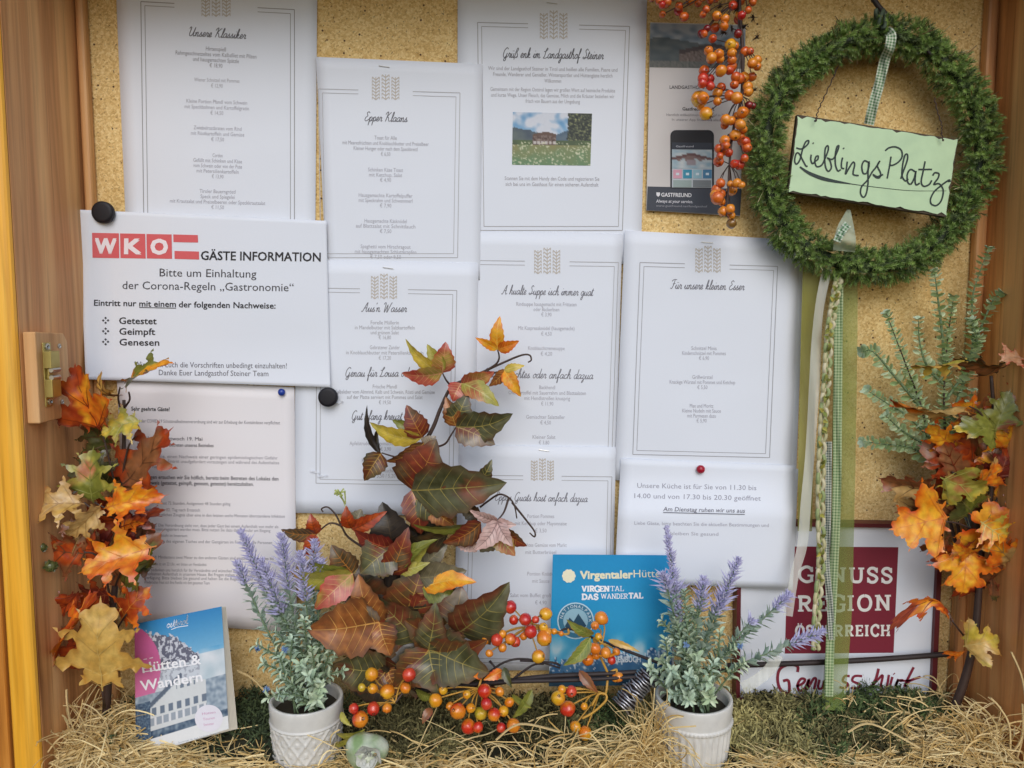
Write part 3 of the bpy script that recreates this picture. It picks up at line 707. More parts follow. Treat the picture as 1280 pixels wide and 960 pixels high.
# leaflet with the phone
s = Surf([(813, 28), (932, 31), (925, 270), (808, 263)], .0045, seed=11, wave=.0004)
def chalet(u, v):
    n_ = nz(u * 10, v * 8, 9); n2 = nz(u * 44, v * 30, 2)
    c = lerp((84, 104, 120), (150, 158, 166), max(0, min(1, 1.2 - v * 2 + n_)))
    if v > .30 + .35 * abs(u - .12): c = lerp((60, 72, 78), (84, 92, 94), n_ + .5)
    if .30 < u < .98 and .42 + .5 * abs(u - .66) < v < .86: c = (58, 46, 46) if v < .52 + .5 * abs(u - .66) else lerp((84, 70, 66), (120, 108, 102), n2 * 1.5 + .5)
    if v > .86: c = lerp((74, 80, 78), (112, 112, 106), n2 + .5)
    return c
s.paint([(813, 29), (932, 32), (931, 86), (812, 84)], chalet, 60, 30)
s.text('LANDGASTHOF STEINER', 868, 109, 4.4, 62, .6, (60, 56, 60), .01)
s.text('Gastfreundschaft', 873, 136, 4.2, 40, .6, (48, 46, 50), .014)
s.text('Herzlich willkommen im Gasthof in Tirol', 872, 143.5, 3.2, 78, .6, (136, 132, 136)); s.text('In unserer App finden Sie alles', 870, 149.5, 3.2, 60, .6, (136, 132, 136))
s.poly([(809.5, 233), (927, 236), (925, 269.5), (808.3, 262.7)], (54, 60, 72))
s.poly([(820.5, 240.5), (825, 240.5), (825, 244), (822.7, 246), (820.5, 244)], (226, 226, 230), 2)
s.text('GASTFREUND', 845.5, 243.5, 5, 38, 1, (226, 226, 230), .02, 0, 'c', 2); s.text('Always at your service.', 843, 251.5, 4, 46, 1, (214, 214, 220), .01, .15, 'c', 2); s.text('www.gastfreund.net/landgasthof', 852, 257.5, 2.6, 64, 1, (150, 152, 160), 0, 0, 'c', 2)
# phone print
def rrect(x0, y0, x1, y1, r, bot=True):
    pts = []
    for cx, cy, a0 in ((x1 - r, y0 + r, -90), (x1, y1, 0), (x0, y1, 90), (x0 + r, y0 + r, 180)):
        if cy == y1: pts.append((cx, cy)); continue
        for k in range(5): a = R(a0 + 22.5 * k); pts.append((cx + r * math.cos(a), cy + r * math.sin(a)))
    return pts
s.poly(rrect(838, 162.5, 892.5, 235.5, 7), (24, 26, 34), 2)
s.poly([(840, 178), (890, 178.5), (890, 234.8), (840, 234.3)], (190, 198, 206), 3)
s.poly([(840, 178), (890, 178.5), (890, 187), (840, 186.5)], (44, 52, 66), 4)
s.text('Gastfreund', 856, 182.8, 2.6, 22, 0, (200, 204, 212), .0, 0, 'c', 5)
def pic(u, v):
    c = lerp((150, 176, 190), (196, 204, 206), nz(u * 6, v * 6, 1) + .5)
    if v > .15 + .55 * abs(u - .48) and v < .55 + .25 * nz(u * 9, 1, 1): c = (104, 74, 74) if v < .30 + .55 * abs(u - .48) else (128, 104, 100)
    if .35 < u < .6 and .5 < v < .8: c = (150, 140, 146)
    return c
s.paint([(840, 187), (890, 187.5), (890, 211), (840, 210.5)], pic, 26, 14, 4)
for i, c in enumerate(((214, 158, 176), (50, 146, 176), (150, 190, 204), (70, 130, 170))):
    x = 841.5 + 12.4 * i; s.poly([(x, 212), (x + 11, 212), (x + 11, 223), (x, 223)], c, 4)
    s.poly([(x + 3.5, 216), (x + 7.5, 216), (x + 7.5, 219), (x + 3.5, 219)], (214, 228, 236), 5)
for i, c in enumerate(((150, 168, 166), (120, 128, 132))):
    x = 841.5 + 24.6 * i; s.poly([(x, 225), (x + 23, 225.3), (x + 23, 234.2), (x, 234)], c, 4)
rows = s.sheet(8, 12)
base = s.at(868, 262)
b = MB().grid(rows); back = [[Vector(p) + Vector((0, .0016, 0)) for p in r] for r in rows]
b.grid([list(reversed(r)) for r in back])
edge = [rows[0], back[0]]; b.grid([back[0], rows[0]]); b.grid([rows[-1], back[-1]]); b.grid([[r[0] for r in rows], [r[0] for r in back]]); b.grid([[r[-1] for r in back], [r[-1] for r in rows]])
lf = b.build('leaflet', paper_mat('cream card', (206, 202, 200)), None, org=base); tag(lf, 'narrow app leaflet printed with a smartphone, behind the hanging orange berries', 'leaflet')
s.pr.build('printed_picture', M['print'], lf)

# ------------------------------------------------------------------ booklets
def booklet(name, label, s, px_page, cover_bow, page_off, pages_col):
    """cover surface s plus a block of pages behind it; px_page shifts the page edge to the right"""
    rows = s.sheet(14, 18)
    base = s.at(*s.uv2px(.5, 1))
    root = thing(name, base, label, 'booklet')
    b = MB().grid(rows); b.build('cover', M['print_white'], root, True)
    s.pr.build('printed_picture', M['print'], root)
    bb = MB()
    for k in range(6):
        t = (k + 1) / 6
        rr = []
        for j in range(13):
            r = []
            for i in range(9):
                q = s.uv2px(i / 8, j / 12)
                p = s.at(q[0] + px_page * t * (i / 8) ** 3 * (.5 + .5 * j / 12), q[1], -.0006 - page_off * t * (.15 + .85 * i / 8))
                r.append(p)
            rr.append(r)
        bb.grid(rr)
    o = bb.build('pages', paper_mat('page stock ' + name, pages_col), root, True)
    return root
M['print_white'] = paper_mat('glossy white card', (228, 230, 234))
d1 = lambda px, py: .078 + (948 - py) * -.00009 + .016 * math.sin(max(0, min(1, (px - 168) / 50)) * 1.57) - (px - 170) * .00006
s = Surf([(168, 780), (277, 758), (286, 911), (170, 948)], d1, wave=0, seed=12)
cyl = lambda x: 0
def huette(u, v):
    n_ = nz(u * 7, v * 9, 4); n2 = nz(u * 26, v * 30, 7); n3 = nz(u * 60, v * 70, 8)
    c = lerp((40, 128, 186), (150, 196, 222), min(1, v * 2.1))
    if u > .45 and v > .30: c = lerp(c, (206, 216, 222), min(1, (v - .30) * 5 + n_ * .4))
    ridge = .075 + max(0, (u - .08)) * .22 + max(0, u - .45) * .50 + .05 * n2
    if v > ridge and v < .62:
        c = (96, 98, 116) if n2 + .5 * n3 + (.1 if v < .42 else -.25) > 0 else (196, 200, 210)
        if v > .40 + .1 * n_: c = lerp(c, (200, 208, 216), .6)
    if u > .72 and v > .34: c = lerp((178, 196, 206), (214, 220, 226), n_ + .5)
    if .05 < v < .68 and u < .05 + .24 * math.sin(math.pi * min(1, (v - .04) / .64)) ** .7: c = lerp((200, 92, 148), (216, 132, 172), v)
    # house
    if v > .55: c = lerp((122, 140, 158), (168, 182, 194), n2 + .5)
    rl = .68 - .50 * (u - .05) if u < .50 else .455 + .20 * (u - .50)
    if .05 < u < .78 and v > rl + .04 and v < .83:
        c = (208, 212, 214)
        if .66 < v < .72 and (u * 11) % 1 < .55: c = (104, 118, 136)
        if .74 < v < .80: c = (150, 160, 172) if (u * 13) % 1 < .7 else (216, 218, 222)
        if .53 < v < .57 and .45 < u < .66 and (u * 14) % 1 < .5: c = (110, 124, 140)
    if .0 < u < .52 and rl - .005 < v < rl + .035 and u > .05: c = (92, 104, 122)
    if v > .83: c = lerp((56, 78, 104), (130, 146, 160), n2 + .4)
    if u < .16 and v > .60: c = lerp((44, 66, 96), (110, 132, 150), n3 + .5)
    if v > .892: c = (222, 224, 226)
    return c
q = s.c
s.paint(q, huette, 120, 170)
W_ = (240, 240, 244)
s.text('Hütten &', 214, 829, 13, 74, -9, W_, .018, 0, 'c', 2); s.stroke([(178, 840), (240, 831)], 1, W_, 2, 0)
s.text('Wandern', 214, 851, 13, 78, -9, W_, .018, 0, 'c', 2)
for x, y, a in ((181, 835, 0), (181.5, 824, 0), (189, 833, 0), (189, 822.5, 0)): s.stroke([(x - 2.2, y + .3), (x + 2.2, y - .4)], .9, W_, 2.1, 0)
script(s, 'osttirol', 221, 780, 5, 27, -12, W_, 1.5)
s.stroke([(214, 787), (222, 784), (235, 782)], .8, W_, 2, 3)
s.disc(261, 898, 17.5, (224, 222, 232), 2, 30, 17)
for k in range(3): s.text(('Hütten', 'Touren', 'Sommer')[k], 261, 891 + 7 * k, 3.2, 17 - 2 * k, -8, (206, 158, 190), 0, 0, 'c', 3)
s.text('Sommer in den Hohen Tauern', 248, 922, 2.4, 52, -14, (170, 180, 190), 0, 0, 'c', 2)
booklet('hiking_booklet', 'hut and hiking booklet with pink edge and alpine chalet cover, leaning at bottom left', s, 11, 0, .010, (226, 220, 206))
# blue booklet
d2 = lambda px, py: .036 + (855 - py) * -.00004 + .003 * math.sin((px - 690) / 50)
s = Surf([(691, 693), (843, 694), (839, 856), (686, 858)], d2, wave=0, seed=13)
def virgen(u, v):
    n_ = nz(u * 9, v * 7, 4); n2 = nz(u * 30, v * 24, 7)
    c = lerp((10, 140, 196), (40, 156, 204), min(1, v * 1.3))
    if v > .56: 
        k = max(0, min(1, (v - .58) * 7)); c = lerp(c, (176, 208, 222), k * max(0, min(1, .45 + n_ * 1.6 + (v - .6))))
    r = .80 - .07 * math.exp(-((u - .86) / .12) ** 2) - .06 * math.exp(-((u - .62) / .07) ** 2) - .03 * math.exp(-((u - .42) / .06) ** 2) + .05 * n2 + .03 * nz(u * 60, 2, 2)
    n3 = nz(u * 47 + v * 20, v * 33 - u * 14, 2) + .5 * nz(u * 83, v * 71, 4)
    if v > r: c = lerp(lerp((40, 92, 138), (84, 134, 172), n_ + .5), (214, 226, 234), max(0, min(1, (n3 + .12 - (v - r) * 7) * 5)))
    if v > .90 + .02 * n2: c = lerp((24, 62, 84), (34, 82, 106), n_ + .5)
    return c
s.paint(s.c, virgen, 110, 110)
for k in range(10): s.disc(711 + 5.6 * math.cos(k * .628), 720 + 5.6 * math.sin(k * .628), 3, (236, 232, 204), 2 + k * .04, 12)
s.disc(711, 720, 6, (236, 232, 204), 2.6, 16)
s.text('Virgentaler', 758, 718, 10, 66, -.8, (234, 228, 196), .045, 0, 'c', 2); s.text('Hütten', 812, 716.5, 10, 40, -.8, (234, 228, 196), .0, 0, 'c', 2)
slabtext(s, 'VIRGEN', 727, 762, 739.5, 7, 2.0, (240, 240, 244)); slabtext(s, 'TAL', 763, 780, 739, 6.6, .9, (240, 240, 244))
slabtext(s, 'DAS', 727, 748, 749.5, 7, 2.0, (240, 240, 244)); slabtext(s, 'WANDER', 751, 785, 748.5, 6.6, .9, (240, 240, 244)); slabtext(s, 'TAL', 786, 804, 748, 7, 2.0, (240, 240, 244))
s.disc(719.5, 776, 23, (190, 218, 228), 2); s.disc(719.5, 776, 21.4, (54, 120, 150), 2.6); s.disc(719.5, 776, 15.5, (150, 190, 206), 3.2)
s.poly([(706, 783), (712, 772), (717, 777), (723, 767), (733, 782), (728, 788), (712, 788)], (34, 74, 98), 3.8)
for i, ch in enumerate('NATIONALPARK'):
    a = R(-165 + i * 15); s.text(ch, 719.5 + 18.4 * math.cos(a), 776 + 18.4 * math.sin(a), 4, None, math.degrees(a) + 90, (226, 236, 240), 0, 0, 'c', 3.4)
s.text('TOURENBUCH', 776, 824, 7.4, 50, -.5, (214, 224, 230), .03, 0, 'c', 2)
booklet('hut_booklet', 'bright blue booklet with mountain skyline behind the red and yellow berries', s, 3, 0, .007, (232, 234, 238))

# ------------------------------------------------------------------ framed sign
SD = .016
root = thing('framed_sign', P(1050, 872, 0), 'framed white sign with maroon square reading GENUSS REGION, standing at bottom right', 'sign')
def slab_box(b, c4, d0, d1):
    f = [P(*p, d1) for p in c4]; k = [Vector((p.x, -d0, p.z)) for p in f]
    b.add(f + k, [(3, 2, 1, 0), (4, 5, 6, 7), (0, 1, 5, 4), (1, 2, 6, 5), (2, 3, 7, 6), (3, 0, 4, 7)])
out = [(922, 652), (1180, 656), (1170, 880), (920, 880)]
inn = [(927, 657), (1174, 661), (1164, 874), (925, 874)]
M['maroon_frame'] = plain('dark maroon painted wood', (94, 30, 36), .45)
for i in range(4):
    j = (i + 1) % 4; b = MB(); slab_box(b, [out[i], out[j], inn[j], inn[i]], .001, SD); b.build('frame', M['maroon_frame'], root)
s = Surf(inn, SD - .005, wave=0)
s.poly([(985, 683), (1123, 684), (1117, 816), (981, 817)], (124, 28, 50))
WT = (232, 230, 226)
slabtext(s, 'GENUSS', 998, 1116, 727, 18.5, 3.7, WT, 1.5); slabtext(s, 'REGION', 997, 1114, 764.5, 19.5, 3.8, WT, -1.5); slabtext(s, 'ÖSTERREICH', 994, 1113, 796, 14, 3.0, WT, -1)
mr = (128, 30, 54)
def wirt(pts, wd=3): s.stroke([(960 + x / 5.818, 810 + y / 5.818) for x, y in pts], wd, mr, 2, 5)
wirt([(215,175),(215,135),(160,120),(90,150),(70,220),(90,300),(150,330),(150,240),(110,240)], 3.6)
wirt([(205,280),(250,260),(270,230),(240,225),(215,270),(230,310),(270,290),(300,225),(285,300),(330,225),(350,230),(335,300)], 3.2)
wirt([(375,230),(365,290),(395,290),(410,235),(410,300),(440,240),(430,290),(470,290)], 3)
wirt([(595,205),(560,205),(545,240),(580,260),(560,290),(520,285)], 3); wirt([(685,205),(630,205),(615,240),(670,265),(650,292),(605,290)], 3)
wirt([(805,150),(785,225),(745,295)], 3.4); wirt([(745,290),(800,230),(835,200),(820,290),(860,290),(880,195)], 3); wirt([(905,210),(885,285)], 3); wirt([(915,185),(920,190)], 3)
wirt([(950,225),(925,285),(945,240),(985,235)], 3); wirt([(1060,140),(1010,240),(995,280),(1030,240),(1110,210)], 3.2); wirt([(960,240),(1040,235)], 2.4)
o = MB().grid(s.sheet(8, 8)).build('sign_panel', M['paper'], root)
s.pr.build('printed_text', M['print'], root)

# black rod across the sign
pts = [P(908, 832, .034), P(1000, 829, .026), P(1100, 824, .0205), P(1192, 817, .0205)]
tag(MB().tube(crom(pts, 5), [.0030] * 15 + [.0034], 8).build('black_rod', M['blackstem'], None, True, org=pts[0]), 'thin black rod lying across the framed sign just above the handwritten line', 'rod')

# ------------------------------------------------------------------ leaves
PAL = {  # base, patch, edge, vein
 'orange':   ((214, 98, 26), (236, 138, 34), (196, 60, 24), (232, 160, 70)),
 'orangey':  ((234, 140, 30), (244, 184, 50), (214, 90, 40), (240, 190, 90)),
 'rust':     ((160, 56, 24), (192, 84, 30), (120, 44, 26), (84, 36, 24)),
 'redbrown': ((114, 48, 36), (142, 66, 42), (84, 40, 30), (210, 150, 70)),
 'brown':    ((128, 84, 52), (158, 100, 60), (150, 66, 44), (82, 48, 34)),
 'tan':      ((196, 156, 92), (212, 176, 112), (178, 130, 66), (160, 118, 66)),
 'yellowtan':((204, 160, 78), (216, 178, 96), (186, 134, 58), (222, 196, 120)),
 'green':    ((112, 116, 44), (136, 138, 58), (90, 92, 36), (160, 160, 84)),
 'darkgreen':((66, 70, 34), (86, 90, 44), (90, 60, 34), (170, 160, 90)),
 'yellowgreen':((160, 156, 62), (186, 176, 84), (140, 130, 48), (196, 190, 110)),
 'yellow':   ((206, 178, 60), (222, 196, 84), (180, 140, 50), (226, 206, 120)),
 'redpink':  ((176, 72, 58), (194, 106, 84), (190, 60, 50), (226, 180, 120)),
 'ivygreen': ((72, 72, 44), (104, 104, 74), (92, 50, 34), (186, 166, 84)),
 'ivymix':   ((96, 74, 44), (120, 64, 38), (66, 68, 40), (204, 166, 80)),
 'ivydark':  ((48, 42, 32), (66, 58, 40), (40, 32, 28), (110, 96, 60)),
 'ivygrey':  ((128, 116, 98), (150, 138, 122), (110, 72, 52), (198, 160, 90)),
 'ivyorange':((136, 78, 42), (178, 112, 56), (70, 44, 30), (226, 176, 96)),
 'greyolive':((104, 98, 74), (122, 114, 90), (90, 72, 50), (150, 138, 100)),
 'pink':     ((214, 176, 168), (224, 194, 186), (200, 160, 152), (84, 36, 42)),
 'black':    ((44, 38, 36), (58, 50, 44), (34, 28, 28), (80, 66, 50)),
 'peach':    ((222, 158, 112), (232, 182, 140), (200, 80, 60), (236, 200, 160)),
 'plasticgreen': ((120, 134, 60), (146, 150, 70), (170, 130, 60), (176, 176, 96)),
 'darkred':  ((112, 38, 32), (136, 52, 38), (84, 30, 28), (200, 110, 70)),
}
def prof_ov(t): return (math.sin(math.pi * min(1, t ** .72)) ** .85) * (1 - .25 * t) if 0 < t < 1 else 0
def leaf_frame(B, T, roll):
    a = T - B; L = a.length; a.normalize()
    n0 = Vector((0, -1, 0)); n0 = (n0 - a * n0.dot(a))
    if n0.length < 1e-4: n0 = a.orthogonal()
    n0.normalize(); s0 = a.cross(n0)
    cr, sr = math.cos(R(roll)), math.sin(R(roll))
    return a, L, s0 * cr + n0 * sr, n0 * cr - s0 * sr
PARTNER = {'ivygreen': 'redbrown', 'ivymix': 'redbrown', 'redbrown': 'ivygreen', 'ivygrey': 'redbrown', 'redpink': 'yellowgreen', 'ivyorange': 'ivymix', 'yellowgreen': 'redpink', 'ivydark': 'ivymix', 'orange': 'orangey', 'yellow': 'yellowgreen'}
def shade(pal, t, e, x, y, sd):
    b_, p_, ed, _ = [s2l(c) for c in PAL[pal]]
    if pal in PARTNER:
        w_ = max(0, min(1, (nz(x * 1.1 + sd * 3, y * .8, sd + 4) - .08) * 5 + .25 * nz(x * 12, y * 3, sd))) * .75
        b_, p_ = lerp(b_, s2l(PAL[PARTNER[pal]][0]), w_), lerp(p_, s2l(PAL[PARTNER[pal]][1]), w_)
    q = nz(x * 5 + sd, y * 5, sd * 1.7) + .5 * nz(x * 14, y * 14, sd)
    c = lerp(b_, p_, max(0, min(1, .5 + q * 1.3)))
    k = max(0, (e - .55) / .45) ** 1.5 * (.55 + nz(x * 3, y * 3, sd + 9))
    return lerp(c, ed, max(0, min(1, k)))
def leaflet(b, base, tip, w, pal, roll=0, fold=.25, curl=.12, seed=0, serr=.07, N=12, veins=5, droop=0):
    """ovate pointed leaflet as a curved blade with raised veins; base/tip = (px, py, depth)"""
    B, T = P(*base), P(*tip); a, L, s, n = leaf_frame(B, T, roll)
    W = w / 2 * PX(*[(base[i] + tip[i]) / 2 for i in range(3)])
    rows, cols = [], []; mm = 4
    def pos(t, x, off=0):
        z = fold * abs(x) * W * -1 * -1 + curl * 4 * t * (1 - t) * L - droop * t * t * L + .05 * W * math.sin(7 * t + seed + x * 2)
        z -= .35 * fold * W * x * x
        sway = .05 * L * math.sin(3.1 * t) * math.sin(seed * 3.3)
        return B + a * (t * L) + s * (x * W + sway) + n * (z + off)
    for i in range(N + 1):
        t = i / N; hw = prof_ov(t); r, c = [], []
        if 0 < i < N: hw *= 1 + serr * (1 if i % 2 else -1) + serr * .6 * nz(i * .9, seed)
        for j in range(-mm, mm + 1):
            x = j / mm * hw
            r.append(pos(t + (.012 if i % 2 and abs(j) == mm else 0), x)); c.append(shade(pal, t, abs(j) / mm, t * L * 30, x * W * 44, seed))
        rows.append(r); cols.append(c)
    b.grid(rows, cols)
    vc = lerp(s2l(PAL[pal][3]), s2l(PAL[pal][1]), .4); o = .00035
    def vein(pts, w0, w1):
        Lr, Rr = [], []; m = len(pts)
        for i, (t, x) in enumerate(pts):
            ww = (w0 + (w1 - w0) * i / (m - 1)) / W
            t2, x2 = pts[min(i + 1, m - 1)]; t1, x1 = pts[max(i - 1, 0)]
            dx, dy = (t2 - t1) * L, (x2 - x1) * W; q = math.hypot(dx, dy) or 1
            Lr.append(pos(t - dy / q * ww * W / L, x + dx / q * ww, o)); Rr.append(pos(t + dy / q * ww * W / L, x - dx / q * ww, o))
        b.grid([Lr, Rr], [[vc] * m] * 2)
    if w > 12: vein([(k / 8 * .97, 0) for k in range(9)], .00055 + W * .008, .0001)
    if w > 16:
        for k in range(veins):
            t0 = .06 + .68 * k / veins
            for sg in (-1, 1):
                e = t0 + .24 - .03 * k
                hw = prof_ov(min(.97, e)) * .86
                vein([(t0 + (e - t0) * q, sg * hw * (q ** .85)) for q in (0, .25, .5, .75, 1)], .0003 + W * .004, .00008)
MAPLE = [(0, 0), (.10, .04), (.34, .02), (.30, .12), (.46, .16), (.78, .20), (.70, .30), (.92, .40), (.70, .46), (.66, .54), (.42, .52), (.30, .50), (.44, .66), (.52, .82), (.34, .80), (.22, .84), (.14, .92), (0, 1.0)]
OAK = [(0, 0), (.06, .06), (.44, .05), (.38, .15), (.31, .23), (.62, .23), (.98, .33), (.74, .41), (.40, .47), (.36, .52), (.58, .58), (.80, .74), (.52, .71), (.28, .74), (.27, .80), (.40, .93), (.15, .91), (0, 1.05)]
def lobed(b, base, tip, w, pal, kind='maple', roll=0, cup=.15, curl=.15, seed=0, twist=0, pal2=None):
    B, T = P(*base), P(*tip); a, L, s, n = leaf_frame(B, T, roll)
    W = w / 2 * PX(*[(base[i] + tip[i]) / 2 for i in range(3)]) / .85
    half = MAPLE if kind == 'maple' else OAK
    rs = random.Random(seed)
    out = [(x * (1 + rs.uniform(-.10, .10)), y + rs.uniform(-.015, .015)) for x, y in half]
    out = out + [(-x * (1 + rs.uniform(-.12, .12)), y + rs.uniform(-.02, .02)) for x, y in reversed(half[1:-1])]
    # subdivide outline with small jags
    o2 = []
    for i, p in enumerate(out):
        q = out[(i + 1) % len(out)]; o2.append(p)
        d = math.hypot(q[0] - p[0], q[1] - p[1])
        k = 2 if d > .10 else 1
        for m in range(1, k + 1):
            t = m / (k + 1); jx = .022 * (1 if (i + m) % 2 else -1)
            nx_, ny_ = (q[1] - p[1]) / (d + 1e-6), -(q[0] - p[0]) / (d + 1e-6)
            bow = .03 * math.sin(math.pi * t)
            o2.append((lerp(p, q, t)[0] + nx_ * (jx - bow), lerp(p, q, t)[1] + ny_ * (jx - bow)))
    sd = seed * .77
    def pos(x, y, off=0):
        r2 = x * x + (y - .4) ** 2
        z = cup * abs(x) * W * (1 - math.exp(-abs(x) * 12)) - .3 * cup * W * x * x + curl * L * (4 * y * (1 - y)) + .10 * L * nz(x * 1.5 + sd, y * 1.5, sd) + .012 * L * nz(x * 5, y * 5, sd)
        z += .012 * L * math.sin(y * 30 - abs(x) * 16)
        z -= .14 * L * r2 * math.sin(sd * 5)
        th = R(twist) * y
        X = x * W
        return B + a * (y * L) + s * (X * math.cos(th)) + n * (z + off + X * math.sin(th))
    def inside(x, y):
        k, c = len(o2) - 1, False
        for m in range(len(o2)):
            (x0, y0), (x1, y1) = o2[m], o2[k]
            if (y0 > y) != (y1 > y) and x < (x1 - x0) * (y - y0) / (y1 - y0) + x0: c = not c
            k = m
        return c
    pin = []
    for gy in range(1, 16):
        for gx in range(-8, 9):
            x, y = gx * .115 + (.05 if gy % 2 else 0), gy / 16
            if inside(x, y) and min((x - p[0]) ** 2 + (y - p[1]) ** 2 for p in o2) > .0016: pin.append((x, y))
    vin = [Vector(p) for p in o2 + pin]; no = len(o2)
    res = geometry.delaunay_2d_cdt(vin, [], [list(range(no))], 1, 1e-5)
    vs, cols = [], []
    for q in res[0]:
        e = 1 - min(1, min(math.hypot(q.x - p[0], q.y - p[1]) for p in o2) / .22)
        pl = pal2 if (pal2 and nz(q.x * 1.3 + sd, q.y * 1.3, 3) > .02) else pal
        vs.append(pos(q.x, q.y)); cols.append(shade(pl, q.y, e, q.x * 3, q.y * 3, sd))
    b.add(vs, [tuple(f) for f in res[2]], cols)
    # central strip closing the spine
    vc = lerp(s2l(PAL[pal][3]), s2l(PAL[pal][0]), .45); o = .0005
    def vein(p0, p1, w0, w1, k=6, bow=.0):
        Lr, Rr = [], []
        for i in range(k + 1):
            t = i / k; x, y = lerp(p0, p1, t); x += bow * math.sin(math.pi * t)
            dx, dy = (p1[0] - p0[0]) * W, (p1[1] - p0[1]) * L; q = math.hypot(dx, dy) or 1; ww = w0 + (w1 - w0) * t
            Lr.append(pos(x - dy / q * ww / W, y + dx / q * ww / L, o)); Rr.append(pos(x + dy / q * ww / W, y - dx / q * ww / L, o))
        b.grid([Lr, Rr], [[vc] * (k + 1)] * 2)
    v0 = .0006
    vein((0, -.02), (0, .95), v0, .0001, 10)
    tips = [(.86, .39, .06), (.70, .22, .04), (.46, .78, .36)] if kind == 'maple' else [(.70, .35, .16), (.34, .12, .04), (.54, .67, .42), (.30, .85, .62)]
    for x, y, y0 in tips:
        for sg in (-1, 1): vein((0, y0), (sg * x * .92, y), v0 * .7, .0001, 6, sg * -.02)
def stem(pts, r0, r1, name, mat, root, k=7, sm=5):
    q = crom([P(*p) for p in pts], sm); n = len(q)
    return MB().tube(q, [r0 + (r1 - r0) * i / (n - 1) for i in range(n)], k).build(name, mat, root, True)

# ---- left branch of autumn leaves
root = thing('autumn_branch', P(133, 880, .06), 'upright branch of orange, tan and green oak leaves at the left wall of the case', 'artificial branch')
stem([(133, 892, .060), (136, 840, .062), (141, 760, .060), (149, 690, .058), (152, 620, .055), (155, 560, .052), (155, 500, .052)], .0042, .0016, 'stem', M['stem'], root, 9)
for q in ([(150, 640, .056), (140, 590, .07), (127, 537, .075)], [(152, 600, .055), (160, 560, .06), (170, 545, .062)], [(155, 520, .052), (148, 500, .062), (150, 484, .07)], [(155, 510, .052), (162, 500, .06), (161, 490, .066)],
          [(151, 650, .057), (140, 640, .075), (118, 628, .08)], [(143, 735, .06), (160, 700, .08), (193, 684, .085)], [(141, 760, .06), (125, 700, .09), (105, 690, .10)], [(139, 800, .06), (150, 780, .075), (158, 768, .08)], [(150, 650, .057), (122, 640, .09), (105, 628, .095)]):
    stem(q, .0012, .0008, 'twig', M['stem'], root, 6)
LB = [ # base, tip, width, palette, kind, roll, cup, curl, pal2
 ((145, 560, .045), (108, 520, .048), 54, 'brown', 'oak', 10, .2, .1, 'darkgreen'), ((150, 650, .044), (100, 650, .05), 64, 'rust', 'maple', 5, .2, .1, 'darkred'), ((148, 700, .044), (190, 710, .046), 56, 'darkgreen', 'oak', 0, .2, .1, 'brown'),
 ((140, 740, .046), (96, 744, .05), 56, 'darkred', 'oak', 20, .2, .1, 'rust'), ((140, 610, .046), (176, 590, .05), 60, 'darkgreen', 'oak', 15, .2, .1, 'brown'), ((140, 820, .05), (104, 776, .056), 44, 'rust', 'oak', 25, .2, .1, 'brown'), ((150, 660, .07), (186, 650, .074), 34, 'rust', 'oak', 40, .2, .1, 'orange'), ((120, 650, .08), (66, 700, .09), 44, 'tan', 'maple', 20, .2, .1, 'brown'),
 ((150, 690, .050), (196, 655, .040), 46, 'brown', 'oak', 10, .1, .1, None), ((140, 610, .05), (102, 560, .05), 60, 'darkgreen', 'oak', -15, .2, .1, None),
 ((150, 610, .056), (219, 536, .056), 74, 'brown', 'oak', 14, .12, .06, 'rust'),
 ((127, 538, .075), (93, 452, .082), 76, 'rust', 'maple', 12, .25, .10, 'orange'), ((153, 494, .070), (127, 462, .078), 30, 'brown', 'oak', 40, .3, .35, 'yellowtan'),
 ((161, 492, .064), (222, 457, .078), 34, 'orangey', 'oak', 62, .3, .16, 'green'), ((176, 526, .066), (126, 543, .078), 46, 'yellowgreen', 'oak', -28, .2, .1, 'yellow'),
 ((117, 628, .080), (116, 560, .078), 64, 'green', 'oak', 0, .2, .12, 'yellowgreen'),
 ((150, 742, .06), (204, 664, .058), 50, 'brown', 'oak', 18, .2, .1, 'green'), ((148, 672, .066), (206, 636, .06), 40, 'rust', 'oak', 30, .3, .15, 'darkred'),
 ((131, 636, .085), (209, 619, .080), 44, 'orange', 'oak', 22, .25, .12, 'orangey'),
 ((106, 630, .095), (38, 634, .100), 48, 'tan', 'oak', -30, .2, .16, 'yellowtan'), ((126, 632, .095), (82, 672, .100), 40, 'tan', 'oak', 30, .2, .12, None),
 ((110, 690, .085), (52, 680, .088), 60, 'brown', 'oak', 15, .2, .10, 'rust'), ((140, 700, .08), (98, 660, .085), 46, 'rust', 'oak', 20, .2, .15, None),
 ((194, 683, .085), (103, 716, .104), 62, 'orange', 'oak', -18, .25, .16, 'orangey'),
 ((150, 776, .075), (189, 733, .075), 50, 'orange', 'oak', 12, .2, .12, 'rust'), ((100, 800, .085), (68, 836, .085), 44, 'rust', 'oak', 25, .2, .1, None),
 ((74, 838, .092), (130, 738, .088), 34, 'orange', 'oak', 52, .2, .05, 'rust'), ((98, 740, .08), (60, 770, .085), 36, 'rust', 'maple', 35, .2, .1, None),
 ((128, 862, .095), (124, 752, .098), 104, 'yellowtan', 'oak', 0, .10, .05, None)]
for i, (b0, t0, w0, pl, kd, ro, cu, cr, p2) in enumerate(LB):
    b = MB(); lobed(b, b0, t0, w0 * 1.16, pl, kd, ro, cu, cr, i + 3, 0, p2); b.build('leaf', M['leaf'], root, True)
stem([(128, 864, .094), (131, 885, .07)], .0010, .0014, 'twig', M['stem'], root, 6)
